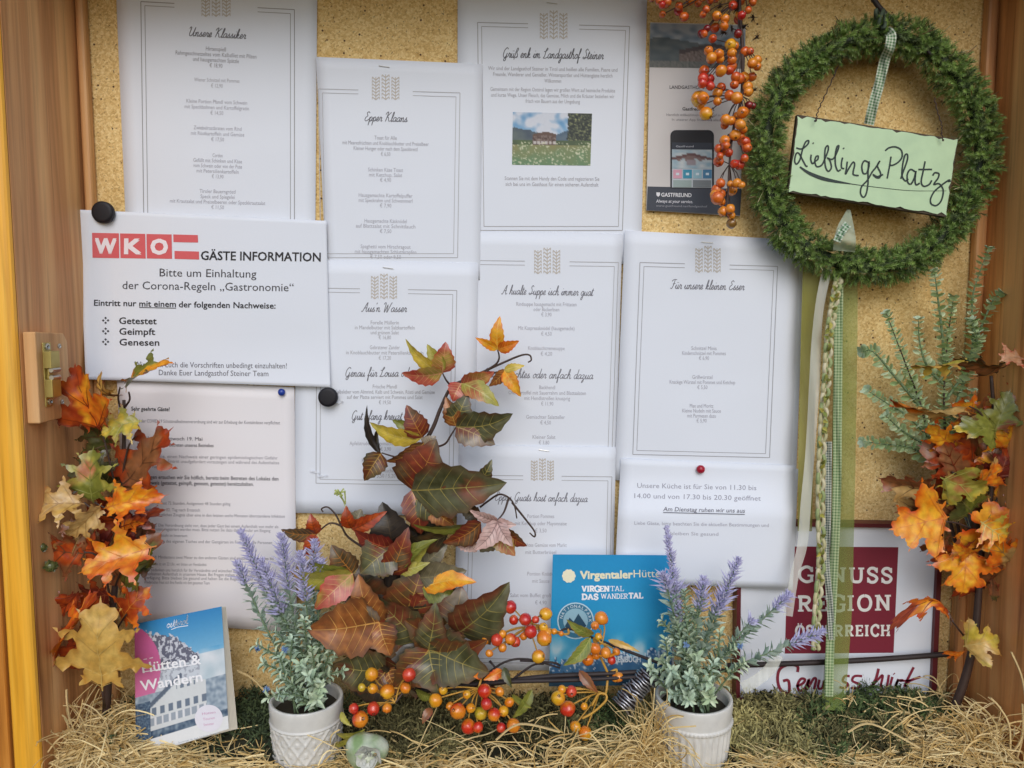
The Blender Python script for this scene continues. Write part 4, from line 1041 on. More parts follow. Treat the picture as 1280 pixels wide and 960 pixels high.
def ball(rx, ry, rz, n=10, m=14, f=None):
    rows = []
    for i in range(n + 1):
        th = math.pi * i / n
        rows.append([Vector((rx * math.sin(th) * math.cos(2 * math.pi * j / m), ry * math.sin(th) * math.sin(2 * math.pi * j / m), rz * math.cos(th))) for j in range(m)])
    return rows
for x, y, r in ((52, 684, 7), (63, 708, 9)):
    c = P(x, y, .108); b = MB(); b.cc = s2l((92, 96, 50)); q = r * PX(x, y, .108)
    for k in range(26):
        a1, a2 = random.uniform(0, 6.28), random.uniform(-1, 1); rr = math.sqrt(1 - a2 * a2)
        d = Vector((rr * math.cos(a1), rr * math.sin(a1), a2)); e = d.orthogonal().normalized(); f = d.cross(e)
        b.add([c + d * q * .5 - e * q * .4, c + d * q * .5 + e * q * .4, c + d * q * 1.05], [(0, 1, 2)])
        b.add([c + d * q * .5 - f * q * .4, c + d * q * .5 + f * q * .4, c + d * q * 1.05], [(0, 1, 2)])
    b.grid([[p + c for p in r_] for r_ in ball(q * .75, q * .75, q * .8)], None, 0, True); b.build('seed_pod', M['leaf'], root)

# ---- right branch
root = thing('autumn_branch', P(1197, 880, .05), 'upright branch of orange and rust maple leaves at the right wall beside the framed sign', 'artificial branch')
stem([(1192, 888, .050), (1208, 842, .052), (1219, 790, .052), (1224, 730, .050), (1228, 680, .050), (1238, 620, .052), (1243, 540, .054), (1239, 470, .056)], .0046, .0016, 'stem', M['stem'], root, 9)
for q in ([(1222, 815, .052), (1205, 795, .06), (1190, 776, .07)], [(1235, 640, .05), (1205, 600, .06), (1190, 590, .065)], [(1240, 560, .054), (1228, 520, .07), (1212, 508, .075)], [(1230, 670, .05), (1200, 655, .065), (1182, 652, .07)], [(1232, 650, .05), (1262, 600, .05), (1285, 590, .05)]):
    stem(q, .0013, .0008, 'twig', M['stem'], root, 6)
RB = [
 ((1215, 582, .05), (1146, 556, .05), 66, 'brown', 'maple', 10, .2, .1, 'rust'), ((1170, 612, .056), (1098, 596, .056), 44, 'brown', 'oak', 25, .3, .12, 'tan'),
 ((1245, 560, .046), (1218, 500, .046), 56, 'tan', 'maple', 20, .2, .1, 'orange'), ((1248, 560, .05), (1284, 530, .05), 46, 'brown', 'oak', 15, .2, .1, 'orange'),
 ((1202, 600, .06), (1178, 550, .062), 46, 'rust', 'oak', 30, .2, .1, 'brown'), ((1248, 610, .05), (1232, 545, .05), 50, 'brown', 'oak', 10, .2, .1, 'orange'),
 ((1206, 446, .082), (1136, 458, .090), 24, 'yellow', 'oak', 66, .2, .06, 'yellowtan'), ((1258, 458, .070), (1190, 447, .080), 34, 'ivydark', 'oak', 58, .3, .08, 'brown'), ((1250, 452, .07), (1290, 446, .07), 34, 'peach', 'oak', 52, .3, .1, 'peach'),
 ((1212, 512, .075), (1108, 493, .090), 26, 'rust', 'oak', 64, .2, .10, 'orange'),
 ((1244, 540, .066), (1188, 538, .074), 44, 'green', 'maple', -32, .3, .18, 'yellow'), ((1243, 540, .064), (1262, 488, .062), 42, 'green', 'oak', 25, .2, .1, 'brown'),
 ((1242, 602, .06), (1262, 558, .062), 36, 'darkred', 'oak', 10, .2, .1, 'rust'), ((1176, 596, .075), (1238, 616, .078), 52, 'yellowgreen', 'maple', -25, .2, .1, 'yellow'),
 ((1215, 640, .052), (1182, 606, .056), 46, 'darkgreen', 'maple', 10, .2, .1, 'green'), ((1212, 668, .05), (1246, 650, .05), 56, 'darkgreen', 'maple', 30, .2, .1, 'ivydark'),
 ((1184, 646, .080), (1107, 662, .088), 78, 'orange', 'maple', -8, .15, .06, 'orangey'), ((1186, 668, .076), (1148, 684, .084), 30, 'brown', 'oak', 50, .2, .1, None),
 ((1240, 690, .060), (1236, 622, .062), 80, 'orange', 'maple', 5, .2, .1, 'rust'), ((1226, 652, .078), (1258, 674, .086), 42, 'yellow', 'oak', -12, .2, .2, 'orangey'), ((1246, 676, .06), (1290, 632, .06), 50, 'orange', 'maple', 20, .2, .1, 'brown'),
 ((1262, 672, .056), (1272, 738, .06), 50, 'brown', 'maple', 0, .2, .1, 'tan'), ((1218, 690, .066), (1190, 676, .076), 28, 'orange', 'oak', 30, .2, .2, 'rust'),
 ((1204, 684, .062), (1203, 745, .070), 72, 'orange', 'maple', 0, .15, .08, 'rust'), ((1236, 716, .05), (1262, 744, .05), 50, 'brown', 'maple', 20, .2, .1, 'darkgreen'), ((1230, 640, .04), (1200, 640, .04), 60, 'rust', 'maple', 30, .2, .1, 'brown'),
 ((1205, 808, .07), (1251, 797, .078), 50, 'yellowtan', 'maple', 25, .2, .15, 'yellow'), ((1206, 812, .07), (1178, 813, .072), 20, 'orange', 'oak', 40, .2, .1, None),
 ((1255, 470, .05), (1290, 486, .05), 40, 'rust', 'oak', 30, .2, .1, None),
 ((1260, 640, .046), (1284, 590, .046), 52, 'orange', 'maple', 10, .2, .1, 'rust'), ((1230, 735, .046), (1192, 700, .05), 56, 'rust', 'maple', 15, .2, .1, 'brown'), ((1250, 700, .064), (1290, 690, .07), 50, 'orange', 'maple', -10, .2, .1, 'rust'),
 ((1190, 640, .05), (1150, 612, .056), 56, 'brown', 'maple', 10, .2, .1, 'rust'), ((1230, 520, .044), (1190, 505, .05), 44, 'orange', 'oak', 20, .2, .1, 'brown'), ((1252, 530, .05), (1280, 500, .052), 44, 'brown', 'maple', 5, .2, .1, 'orange'),
 ((1262, 700, .07), (1228, 664, .076), 44, 'rust', 'maple', 12, .2, .1, 'orange'), ((1268, 560, .06), (1240, 520, .062), 44, 'orange', 'oak', 20, .2, .1, 'rust'), ((1222, 606, .068), (1246, 570, .07), 40, 'tan', 'maple', -20, .2, .1, 'orange'),
 ((1200, 700, .056), (1170, 676, .06), 44, 'brown', 'oak', 20, .2, .1, 'rust'), ((1262, 756, .056), (1286, 716, .06), 46, 'tan', 'maple', 10, .2, .1, 'brown'), ((1160, 640, .06), (1120, 622, .064), 40, 'brown', 'maple', 30, .2, .1, 'tan'),
 ((1245, 760, .046), (1278, 742, .05), 46, 'brown', 'maple', 20, .2, .1, 'rust'), ((1255, 610, .058), (1285, 620, .062), 44, 'rust', 'maple', 0, .2, .1, 'orange'), ((1196, 560, .06), (1160, 528, .064), 40, 'orange', 'oak', 35, .2, .1, 'rust')]
for i, (b0, t0, w0, pl, kd, ro, cu, cr, p2) in enumerate(RB):
    if pl == 'rust' and i % 2: pl = 'tan'
    if pl == 'orange' and p2 == 'rust': p2 = 'orangey'
    b = MB(); lobed(b, b0, t0, w0 * 1.26, pl, kd, ro, cu, cr, i + 41, 0, p2); b.build('leaf', M['leaf'], root, True)
b = MB(); lobed(b, (1190, 777, .070), (1109, 790, .078), 34, 'rust', 'oak', -64, .2, .52, 77, 0, 'orange'); b.build('leaf', M['leaf'], root, True)

# ---- creeper in the middle
root = thing('creeper_vine', P(545, 850, .05), 'tall climbing vine with red, green and yellow pointed leaves in front of the menu sheets', 'artificial vine')
stem([(545, 870, .050), (541, 800, .050), (524, 730, .048), (518, 660, .046), (517, 612, .045), (520, 575, .043), (541, 535, .040), (550, 512, .038), (563, 485, .038), (578, 476, .038), (608, 463, .038)], .0036, .0012, 'stem', M['stem'], root, 9)
for q in ([(563, 482, .038), (557, 474, .042), (553, 466, .044)], [(541, 560, .042), (556, 555, .044), (563, 545, .046), (570, 534, .048)], [(524, 612, .046), (520, 606, .05), (515, 611, .054)], [(518, 572, .044), (498, 572, .046), (477, 566, .048)],
          [(608, 463, .038), (620, 455, .04), (624, 447, .042), (622, 437, .044)], [(608, 463, .038), (632, 452, .04), (652, 444, .042), (662, 444, .042), (664, 450, .042), (660, 453, .042)], [(608, 463, .038), (616, 466, .04), (630, 463, .042)],
          [(600, 634, .05), (612, 625, .05), (624, 618, .052), (636, 622, .054), (643, 632, .055), (646, 648, .056)], [(636, 622, .054), (630, 640, .06), (622, 650, .064)], [(640, 628, .052), (656, 648, .05), (668, 664, .05), (668, 671, .05), (662, 666, .05)],
          [(455, 685, .05), (436, 672, .05), (428, 660, .052), (420, 644, .052), (410, 634, .052), (402, 636, .052), (404, 640, .052)], [(428, 658, .052), (412, 654, .054), (395, 668, .056)],
          [(520, 720, .048), (505, 700, .052), (491, 684, .058)], [(520, 740, .05), (470, 722, .054), (440, 718, .058)], [(530, 780, .05), (500, 778, .054), (474, 777, .062)], [(540, 815, .05), (520, 790, .06), (545, 742, .055)], [(535, 735, .05), (520, 718, .055), (498, 712, .06)]):
    stem(q, .0013, .0007, 'twig', M['stem'], root, 6)
CV = [ # one leaf = list of leaflets (bx, by, bd, tx, ty, td, w, pal, roll)
 # filler behind
 [(520, 780, .040, 470, 745, .040, 60, 'ivydark', 10), (520, 780, .040, 520, 715, .038, 60, 'ivydark', 0), (520, 780, .04, 575, 735, .038, 56, 'ivydark', -10)],
 [(530, 820, .040, 480, 800, .04, 60, 'ivydark', 0), (530, 820, .040, 470, 850, .042, 60, 'ivygreen', 0), (535, 820, .040, 590, 830, .040, 60, 'ivydark', 0), (535, 815, .040, 560, 770, .040, 60, 'ivydark', 0)],
 [(510, 700, .038, 505, 655, .038, 40, 'ivydark', 0), (520, 690, .038, 560, 655, .038, 46, 'ivydark', 10)],
 [(500, 740, .05, 470, 730, .052, 40, 'black', 0), (500, 740, .05, 520, 780, .052, 50, 'ivydark', 0)],
 [(505, 770, .050, 440, 800, .054, 56, 'ivymix', 0), (505, 770, .050, 530, 700, .050, 54, 'ivymix', 0), (505, 770, .05, 560, 760, .05, 50, 'redbrown', 0)],
 [(530, 800, .052, 470, 745, .054, 48, 'ivygreen', 10), (530, 800, .052, 590, 770, .054, 54, 'ivymix', 0), (530, 800, .052, 520, 860, .06, 50, 'ivydark', 0)],
 [(500, 850, .056, 440, 862, .06, 44, 'ivydark', 0), (570, 850, .052, 620, 860, .056, 40, 'ivygreen', 0), (470, 760, .048, 455, 700, .05, 44, 'ivydark', 0)],
 # top trifoliate
 [(622, 437, .044, 625, 395, .046, 19, 'orangey', 0), (622, 437, .044, 594, 422, .048, 12, 'orangey', 10), (622, 437, .044, 649, 426, .048, 16, 'orange', -10)],
 [(630, 463, .042, 656, 457, .045, 12, 'yellow', 20), (630, 463, .042, 651, 496, .050, 20, 'orangey', -10)],
 [(632, 462, .040, 611, 483, .044, 18, 'ivyorange', 30)],
 [(553, 466, .044, 507, 423, .052, 17, 'yellow', 20), (553, 466, .044, 534, 430, .046, 22, 'yellowgreen', 10), (553, 466, .044, 557, 427, .050, 30, 'redpink', -12), (553, 466, .045, 502, 466, .056, 27, 'redpink', 20)],
 [(577, 480, .042, 618, 464, .050, 28, 'redpink', -20), (577, 479, .043, 624, 508, .054, 27, 'yellowgreen', 15), (577, 479, .042, 566, 502, .048, 26, 'redpink', 0)],
 [(570, 533, .048, 641, 517, .060, 44, 'ivygreen', -12), (570, 533, .048, 619, 556, .058, 38, 'ivygrey', 12), (570, 533, .048, 585, 491, .052, 34, 'ivygreen', 0), (570, 533, .048, 557, 496, .050, 24, 'ivyorange', 10)],
 [(527, 548, .052, 462, 528, .060, 26, 'yellow', 18), (527, 546, .052, 490, 525, .054, 20, 'green', 0), (528, 547, .052, 508, 506, .058, 32, 'redbrown', -15)],
 [(476, 568, .048, 459, 506, .056, 13, 'black', 30), (476, 568, .048, 474, 532, .054, 13, 'ivydark', 40), (476, 566, .048, 455, 601, .058, 32, 'ivymix', 20)],
 [(515, 612, .054, 546, 548, .066, 62, 'redbrown', 8), (530, 553, .056, 482, 576, .060, 24, 'ivyorange', 30), (532, 560, .05, 545, 545, .05, 22, 'ivygrey', 20)],
 [(515, 612, .056, 634, 603, .074, 64, 'ivygreen', -6), (596, 606, .066, 615, 574, .072, 18, 'ivygreen', 0)],
 [(515, 612, .056, 526, 668, .060, 34, 'redbrown', 10), (515, 612, .055, 560, 655, .062, 34, 'ivygreen', -10), (540, 630, .052, 568, 657, .058, 26, 'ivyorange', 0)],
 [(622, 651, .066, 586, 637, .074, 15, 'pink', 20), (622, 651, .066, 592, 688, .078, 24, 'pink', 10), (622, 651, .066, 641, 683, .076, 20, 'pink', -10), (622, 651, .066, 646, 656, .074, 12, 'pink', 0)],
 [(618, 668, .056, 644, 695, .062, 24, 'yellowgreen', 20), (618, 668, .056, 600, 690, .060, 26, 'greyolive', 10), (622, 660, .054, 659, 682, .058, 22, 'redbrown', -20)],
 [(601, 652, .058, 553, 678, .066, 30, 'redbrown', 20), (575, 670, .052, 596, 690, .054, 22, 'pink', 20), (600, 646, .05, 575, 636, .05, 20, 'ivydark', 0)],
 [(585, 656, .062, 516, 655, .072, 18, 'green', 40), (560, 668, .056, 502, 674, .06, 30, 'ivydark', 20)],
 [(395, 668, .058, 351, 662, .066, 19, 'redbrown', 12), (395, 668, .058, 388, 642, .060, 18, 'rust', 0), (395, 668, .058, 378, 696, .064, 18, 'rust', 10)],
 [(440, 661, .060, 433, 632, .064, 17, 'rust', 0), (440, 662, .060, 484, 639, .066, 18, 'rust', 10), (442, 656, .058, 452, 636, .056, 22, 'greyolive', 0)],
 [(492, 683, .058, 478, 627, .060, 46, 'black', 0), (492, 683, .060, 443, 662, .070, 30, 'darkred', 12), (492, 683, .060, 450, 717, .072, 48, 'ivygreen', -5), (492, 684, .056, 507, 650, .056, 20, 'greyolive', 0)],
 [(488, 718, .062, 511, 658, .068, 32, 'redbrown', 0), (500, 715, .058, 540, 676, .062, 20, 'yellowgreen', 20)],
 [(441, 717, .060, 362, 713, .074, 30, 'yellowgreen', 18), (441, 717, .060, 414, 681, .064, 34, 'redbrown', 0), (441, 717, .062, 393, 762, .076, 34, 'redpink', -8), (441, 715, .058, 380, 700, .066, 20, 'green', 10)],
 [(474, 778, .064, 384, 788, .086, 60, 'ivyorange', -6), (474, 778, .062, 448, 718, .070, 36, 'ivyorange', 0), (474, 778, .062, 428, 744, .070, 24, 'ivygrey', 10), (474, 778, .064, 488, 820, .074, 34, 'ivyorange', 0)],
 [(484, 836, .060, 414, 832, .074, 48, 'ivygreen', 4), (484, 836, .06, 500, 866, .066, 40, 'ivyorange', 0), (484, 836, .06, 456, 862, .068, 34, 'ivymix', 0)],
 [(498, 713, .062, 548, 674, .070, 18, 'green', 40), (497, 713, .062, 538, 703, .068, 16, 'yellowgreen', 20), (520, 716, .052, 560, 680, .052, 30, 'greyolive', 10)],
 [(525, 722, .056, 584, 713, .060, 34, 'greyolive', 10), (530, 735, .060, 596, 728, .070, 24, 'orangey', 40), (528, 735, .058, 575, 742, .062, 22, 'green', 10)],
 [(560, 790, .058, 577, 732, .066, 54, 'ivygrey', 0), (572, 792, .060, 637, 728, .080, 54, 'ivygreen', -8), (560, 790, .057, 505, 775, .064, 44, 'ivymix', 10)],
 [(536, 812, .066, 612, 842, .086, 56, 'ivygreen', 8), (536, 812, .066, 610, 800, .080, 40, 'ivymix', -10), (536, 812, .066, 548, 868, .084, 50, 'ivygreen', 0), (536, 812, .066, 492, 860, .076, 40, 'ivymix', 0), (536, 812, .066, 545, 752, .072, 34, 'ivygreen', 10)],
]
for i, lf in enumerate(CV):
    b = MB(); b0 = lf[0]
    for j, (bx, by, bd, tx, ty, td, w0, pl, ro) in enumerate(lf):
        if abs(bx - b0[0]) > 6 or abs(by - b0[1]) > 6: b.build('leaf', M['leaf'], root, True); b = MB(); b0 = (bx, by)
        if i < 4 or by > 620: bd += .008; td += .008
        w0 *= 1.36 if (i < 7 or by > 730) else 1.2 if by > 600 else 1.08
        leaflet(b, (bx, by, bd), (tx, ty, td), w0, pl, ro, .28, .13, i * 1.3 + j * .7)
    b.build('leaf', M['leaf'], root, True)
for x, y, d in ((425, 616, .062),):   # pale green bud
    b = MB(); c = P(x, y, d); b.cc = s2l((186, 196, 120))
    for k in range(14):
        e = Vector((random.uniform(-1, 1), random.uniform(-1, 0), random.uniform(-.2, 1))).normalized()
        b.tube([P(432, 630, .06) if k < 3 else c, c + e * .006], [.0006, .0011], 4)
    b.tube([P(440, 652, .058), P(432, 634, .06), c], .0005, 4); b.build('bud', M['matte_leaf'], root)

# ------------------------------------------------------------------ berries
def berry_mesh(name, c1, c2, seed):
    rs = random.Random(seed); d0 = Vector((rs.uniform(-1, 1), rs.uniform(-1, -.1), rs.uniform(-1, 1))).normalized()
    b = MB(); rows, cols = [], []
    for r_ in ball(1, 1, 1.06, 12, 18):
        r, c = [], []
        for p in r_:
            q = Vector(p) * (1 + .09 * nz(p.x * 2 + seed, p.y * 2, p.z * 2))
            t = max(0, min(1, .5 + .9 * q.dot(d0) + .5 * nz(p.x * 2.2, p.y * 2.2, p.z * 2.2 + seed)))
            c.append(lerp(s2l(c1), s2l(c2), t)); r.append(q)
        rows.append(r); cols.append(c)
    b.grid(rows, cols, 0, True)
    for k in range(6):                              # withered calyx
        a = k / 6 * 6.28; e = Vector((math.cos(a), math.sin(a), 0))
        b.add([Vector((0, 0, -1.02)) + e.cross(Vector((0, 0, 1))) * .13, Vector((0, 0, -1.02)) - e.cross(Vector((0, 0, 1))) * .13, Vector((0, 0, -1.14)) + e * .30], [(0, 1, 2)], [s2l((60, 40, 24))] * 3)
    me = b.build('berry', M['berry'], None, True); m = me.data; bpy.data.objects.remove(me); m.name = name; return m
BM = {'Y': ((226, 172, 40), (232, 150, 34)), 'O': ((226, 120, 28), (232, 146, 44)), 'OY': ((234, 176, 44), (228, 128, 30)), 'OR': ((230, 140, 36), (206, 50, 30)), 'R': ((190, 34, 34), (216, 74, 44)), 'RO': ((196, 66, 30), (222, 110, 40)), 'YG': ((160, 160, 50), (206, 170, 48)), 'DR': ((110, 24, 30), (140, 36, 34)), 'K': ((40, 24, 22), (60, 30, 26)), 'TB': ((150, 110, 50), (120, 84, 40)), 'PR': ((196, 84, 34), (208, 106, 48)), 'PO': ((220, 122, 44), (214, 100, 44))}
BMS = {k: [berry_mesh('berry_' + k.lower(), v[0], v[1], s_ * 7 + len(k) + ord(k[0])) for s_ in range(3)] for k, v in BM.items()}
for k in BMS:
    for m in BMS[k]: m.name = 'berry'
def berry(root, x, y, d, r, c, rs):
    o = bpy.data.objects.new('berry', rs.choice(BMS[c])); COL.objects.link(o); o.parent = root
    p = P(x, y, d); o.location = p - parent_origin(root); q = r * PX(x, y, d); o.scale = (q, q, q)
    o.rotation_euler = (rs.uniform(-2.4, .9), rs.uniform(-.9, .9), rs.uniform(-.8, .8)); return p

# hanging spray
root = thing('berry_spray', P(925, -60, .05), 'hanging spray of small orange artificial berries left of the green wreath', 'berry spray')
rs = random.Random(5)
HB = [(152,65,16,'O'),(187,78,15,'O'),(183,108,15,'O'),(95,60,12,'RO'),(118,210,16,'O'),(160,225,18,'O'),(130,240,18,'O'),(165,243,15,'O'),(210,185,20,'OY'),(225,190,16,'O'),(215,220,16,'O'),(215,248,16,'PO'),(215,275,17,'PO'),(205,290,16,'RO'),(268,215,17,'RO'),(290,212,13,'RO'),(300,262,17,'O'),(320,248,15,'O'),(320,275,14,'O'),(100,293,18,'RO'),(95,325,18,'R'),(93,345,16,'R'),(122,328,17,'R'),(125,355,15,'R'),(170,293,19,'O'),(170,362,16,'RO'),(155,385,17,'O'),(80,410,28,'OY'),(95,405,20,'O'),(68,405,16,'O'),(85,437,14,'O'),(107,470,22,'OY'),(155,420,14,'O'),(205,395,17,'RO'),(235,405,20,'O'),(245,325,18,'RO'),(230,318,16,'RO'),(265,320,18,'O'),(298,318,15,'PO'),(280,360,17,'O'),(283,380,16,'O'),(225,350,15,'RO'),(190,495,18,'O'),(212,500,15,'O'),(260,465,20,'O'),(274,458,14,'O'),(237,480,14,'O'),(185,517,14,'RO'),(250,515,18,'O'),(262,535,14,'O'),(245,503,12,'O'),(228,560,19,'O'),(247,566,17,'O'),(185,582,18,'O'),(160,615,15,'RO'),(178,622,17,'RO'),(202,632,14,'RO'),(190,602,14,'RO'),(270,588,18,'RO'),(277,612,17,'RO'),(255,583,15,'PO'),(160,668,18,'RO'),(165,645,12,'RO'),(245,682,17,'R'),(225,678,15,'R'),(267,655,14,'RO'),(168,758,16,'RO'),(150,785,17,'PO'),(155,820,22,'RO'),(143,805,16,'O'),(172,835,14,'O'),(168,803,17,'RO'),(235,758,16,'O'),(215,787,18,'O'),(208,762,12,'O'),(255,766,12,'O'),(178,875,17,'O'),(207,865,17,'O'),(212,892,14,'O'),(213,925,17,'TB'),(285,435,14,'DR'),(302,438,11,'DR'),(90,140,15,'DR'),(112,118,12,'DR'),(135,160,14,'RO'),(145,115,16,'RO'),(240,140,14,'DR'),(100,140,12,'RO')]
pts = [(927, -60, .05), (924, 0, .05), (928, 60, .052), (927, 120, .054), (916, 165, .058), (912, 205, .060), (910, 240, .062), (908, 270, .064)]
stem(pts, .0022, .0007, 'stem', M['stem'], root)
for x, y, r, c in HB:
    px, py = 850 + x / 3.31, y / 3.31; d = .058 + rs.uniform(-.008, .014)
    p = berry(root, px, py, d, r / 3.31 * 1.22, c, rs)
    k = min(range(len(pts)), key=lambda i: abs(pts[i][1] - (py - 16))); a = pts[k]
    m = ((px * .6 + a[0] * .4), (py * .5 + a[1] * .5) - 2, .054)
    MB().tube([P(*a), P(*m), p], .0005, 5, False).build('twig', M['stem'], root, True)
for i in range(58):
    px = rs.choice((rs.uniform(806, 852), rs.uniform(852, 946), rs.uniform(870, 946))); py = rs.uniform(-40, 26 if px > 850 else 20); d = .05 + rs.uniform(-.012, .02)
    p = berry(root, px, py, d, rs.uniform(4.3, 6), rs.choice(['RO', 'RO', 'O', 'R', 'PR']), rs)
    if rs.random() < .6: MB().tube([P(924, -50, .05), P(px * .7 + 924 * .3, py - 14, .055), p], .0006, 5, False).build('twig', M['stem'], root, True)
for x, y in ((942, 113), (945, 47), (942, 22), (939, 112), (888, 146), (905, 40), (915, 36), (930, 34), (900, 8), (920, 12), (935, 8)):      # dark husks
    b = MB(); c = P(x, y, .052); b.cc = s2l((46, 30, 24))
    for k in range(14):
        e = Vector((rs.uniform(-1, 1), rs.uniform(-1, 1), rs.uniform(-1, 1))).normalized(); f = e.orthogonal().normalized() * .0012
        b.add([c - f, c + f, c + e * .0055], [(0, 1, 2)])
    b.build('husk', M['leaf'], root)

# lower berry branch
root = thing('berry_branch', P(700, 840, .06), 'dark lying branch with clusters of red, orange and yellow berries above the moss', 'berry branch')
mainp = [(520, 864, .07), (600, 856, .075), (680, 846, .078), (760, 842, .078), (840, 838, .070), (912, 838, .05)]
stem(mainp, .0030, .0022, 'stem', M['blackstem'], root, 8)
stem([(560, 858, .078), (640, 852, .084), (720, 850, .086), (800, 846, .082), (850, 844, .07)], .0024, .0016, 'stem', M['blackstem'], root, 8)
stem([(850, 838, .070), (800, 820, .072), (748, 800, .072), (712, 786, .072), (698, 791, .074)], .0018, .0010, 'stem', M['blackstem'], root, 7)
for q in ([(600, 850, .08), (630, 828, .08), (660, 824, .08), (700, 835, .078)], [(612, 826, .078), (625, 842, .08)], [(640, 850, .08), (665, 832, .08), (680, 830, .08)], [(700, 832, .078), (690, 828, .08), (650, 826, .084)]):
    stem(q, .0013, .0009, 'twig', M['blackstem'], root, 6)
CB = [(150,380,28,'Y'),(307,382,28,'R'),(108,436,17,'YG'),(155,440,21,'Y'),(216,453,30,'OY'),(292,438,22,'OY'),(75,524,21,'R'),(157,524,27,'R'),(215,523,20,'O'),(102,570,34,'OR'),(451,447,19,'Y'),(419,490,28,'Y'),(480,515,18,'O'),(513,535,33,'OR'),(551,465,18,'Y'),(567,522,20,'Y'),(625,450,29,'OR'),(633,505,24,'R'),(610,545,28,'YG'),(665,550,27,'OR'),(690,453,19,'O'),(705,535,22,'Y'),(730,497,20,'OY'),(557,600,31,'OR'),(598,603,22,'OR'),(747,596,29,'OR'),(695,605,20,'R'),(935,480,30,'Y'),(975,525,32,'OR'),(951,443,17,'Y'),(990,452,24,'R'),(1008,600,23,'Y'),(1050,628,28,'OY'),(1045,515,15,'Y'),(1190,392,20,'O'),(1176,396,16,'O'),
 (733,97,27,'R'),(748,151,20,'OR'),(796,149,26,'R'),(840,150,16,'R'),(883,126,27,'OY'),(819,200,27,'R'),(873,182,20,'OY'),(790,220,16,'O'),(852,305,28,'OY'),(876,228,32,'OY'),(890,205,18,'Y'),(918,200,13,'Y'),(948,209,11,'O'),(677,235,26,'R'),(700,210,18,'Y'),(735,232,24,'OR'),(755,243,22,'R'),(701,268,18,'O'),(628,238,17,'O'),(645,292,16,'O'),(1117,144,28,'O'),(1090,175,18,'O'),(1105,222,16,'Y'),(1090,272,24,'O'),(1060,318,26,'O'),(1095,300,18,'OY'),(1135,290,22,'O'),(1160,320,18,'R'),(1180,285,16,'O')]
hub = [((420, 730), 0)]
cl = [((250, 500), [0,1,2,3,4,5,6,7,8,9], (300, 440)), ((600, 440), list(range(10, 27)), (615, 385)), ((1110, 455), list(range(27, 34)), (1135, 460)), ((810, 180), list(range(36, 56)), (965, 212)), ((1120, 250), list(range(56, 65)), (1085, 235)), ((1180, 380), [34, 35], (1180, 360))]
rs = random.Random(11)
for ci, (ctr, idx, org_) in enumerate(cl):
    oc = (420 + org_[0] / 3.368, 730 + org_[1] / 3.368, .086 if ci in (0, 1, 2) else .076)
    c0 = (420 + ctr[0] / 3.368, 730 + ctr[1] / 3.368, .094 if ci in (0, 1, 2) else .080)
    near = min(mainp, key=lambda q: abs(q[0] - oc[0]))
    stem([near if ci != 3 else (710, 786, .072), oc, c0], .0014, .0011, 'stalk', M['yellowstem'] if ci != 0 else M['stem'], root, 6)
    for i in idx:
        x, y, r, c = CB[i]; px, py = 420 + x / 3.368, 730 + y / 3.368; d = c0[2] + .006 + rs.uniform(-.006, .008)
        p = berry(root, px, py, d, r / 3.368 * 1.0, c, rs)
        a, m = P(*c0) if rs.random() < .7 else P(*oc), P((px + c0[0]) / 2 + rs.uniform(-4, 4), (py + c0[1]) / 2 - 3, c0[2] - .004)
        q = crom([a, m, p + Vector((0, .003, 0))], 4)
        MB().tube(q, .0008, 5, False).build('twig', M['yellowstem'], root, True)
for bx, by, tx, ty, w0, pl, d in ((742, 793, 708, 774, 17, 'plasticgreen', .088), (738, 797, 704, 832, 20, 'plasticgreen', .092), (665, 862, 640, 898, 16, 'green', .09), (640, 868, 665, 885, 12, 'plasticgreen', .09), (540, 885, 528, 905, 12, 'brown', .09), (420, 917, 457, 911, 12, 'yellowgreen', .10), (414, 932, 448, 916, 11, 'yellowgreen', .10), (426, 890, 440, 908, 10, 'yellowgreen', .10), (630, 834, 640, 860, 12, 'darkgreen', .09), (724, 838, 748, 866, 14, 'brown', .09), (520, 862, 545, 870, 18, 'green', .08), (602, 842, 592, 846, 12, 'orange', .09), (628, 838, 604, 850, 14, 'orange', .088), (760, 800, 800, 815, 9, 'yellowtan', .082), (775, 812, 745, 818, 8, 'orange', .082)):
    b = MB(); leaflet(b, (bx, by, d), (tx, ty, d + .008), w0, pl, rs.uniform(-25, 25), .3, .12, bx * .1); b.build('leaf', M['leaf'], root, True)
for q in ([(740, 882, .10), (748, 868, .10), (757, 868, .102), (757, 876, .104), (742, 890, .104), (728, 898, .104)],):
    stem(q, .0012, .0012, 'twig', M['yellowstem'], root, 6)

# coil of wire by the right pot
root = thing('wire_coil', P(790, 870, .085), 'shaggy coil of black and silver wire beside the right pot', 'wire coil')
b, b2 = MB(), MB(); pts = []
A0, A1 = P(776, 884, .088), P(812, 842, .080); ax = (A1 - A0).normalized(); e1 = ax.orthogonal().normalized(); e2 = ax.cross(e1)
for i in range(260):
    t = i / 259; a = t * 26 * 6.283
    r_ = .0092 * (1 - .15 * t) * (1 + .5 * nz(i * .41, 2))
    pts.append(A0 + (A1 - A0) * (t + .06 * nz(i * .53, 7)) + (e1 * math.cos(a) + e2 * math.sin(a)) * r_)
b.tube(pts, .0009, 5)
rs = random.Random(3)
pts = []
for i in range(200):
    t = i / 199; a = t * 15 * 6.283 + .5; r_ = .0112 * (1 - .15 * t) * (1 + .5 * nz(i * .47, 5))
    pts.append(A0 + (A1 - A0) * (t + .07 * nz(i * .61, 3)) + (e1 * math.cos(a) + e2 * math.sin(a)) * r_)
b2.tube(pts, .0009, 4)
b.build('black_winding', M['blackstem'], root, True); b2.build('silver_winding', M['silverwire'], root, True)

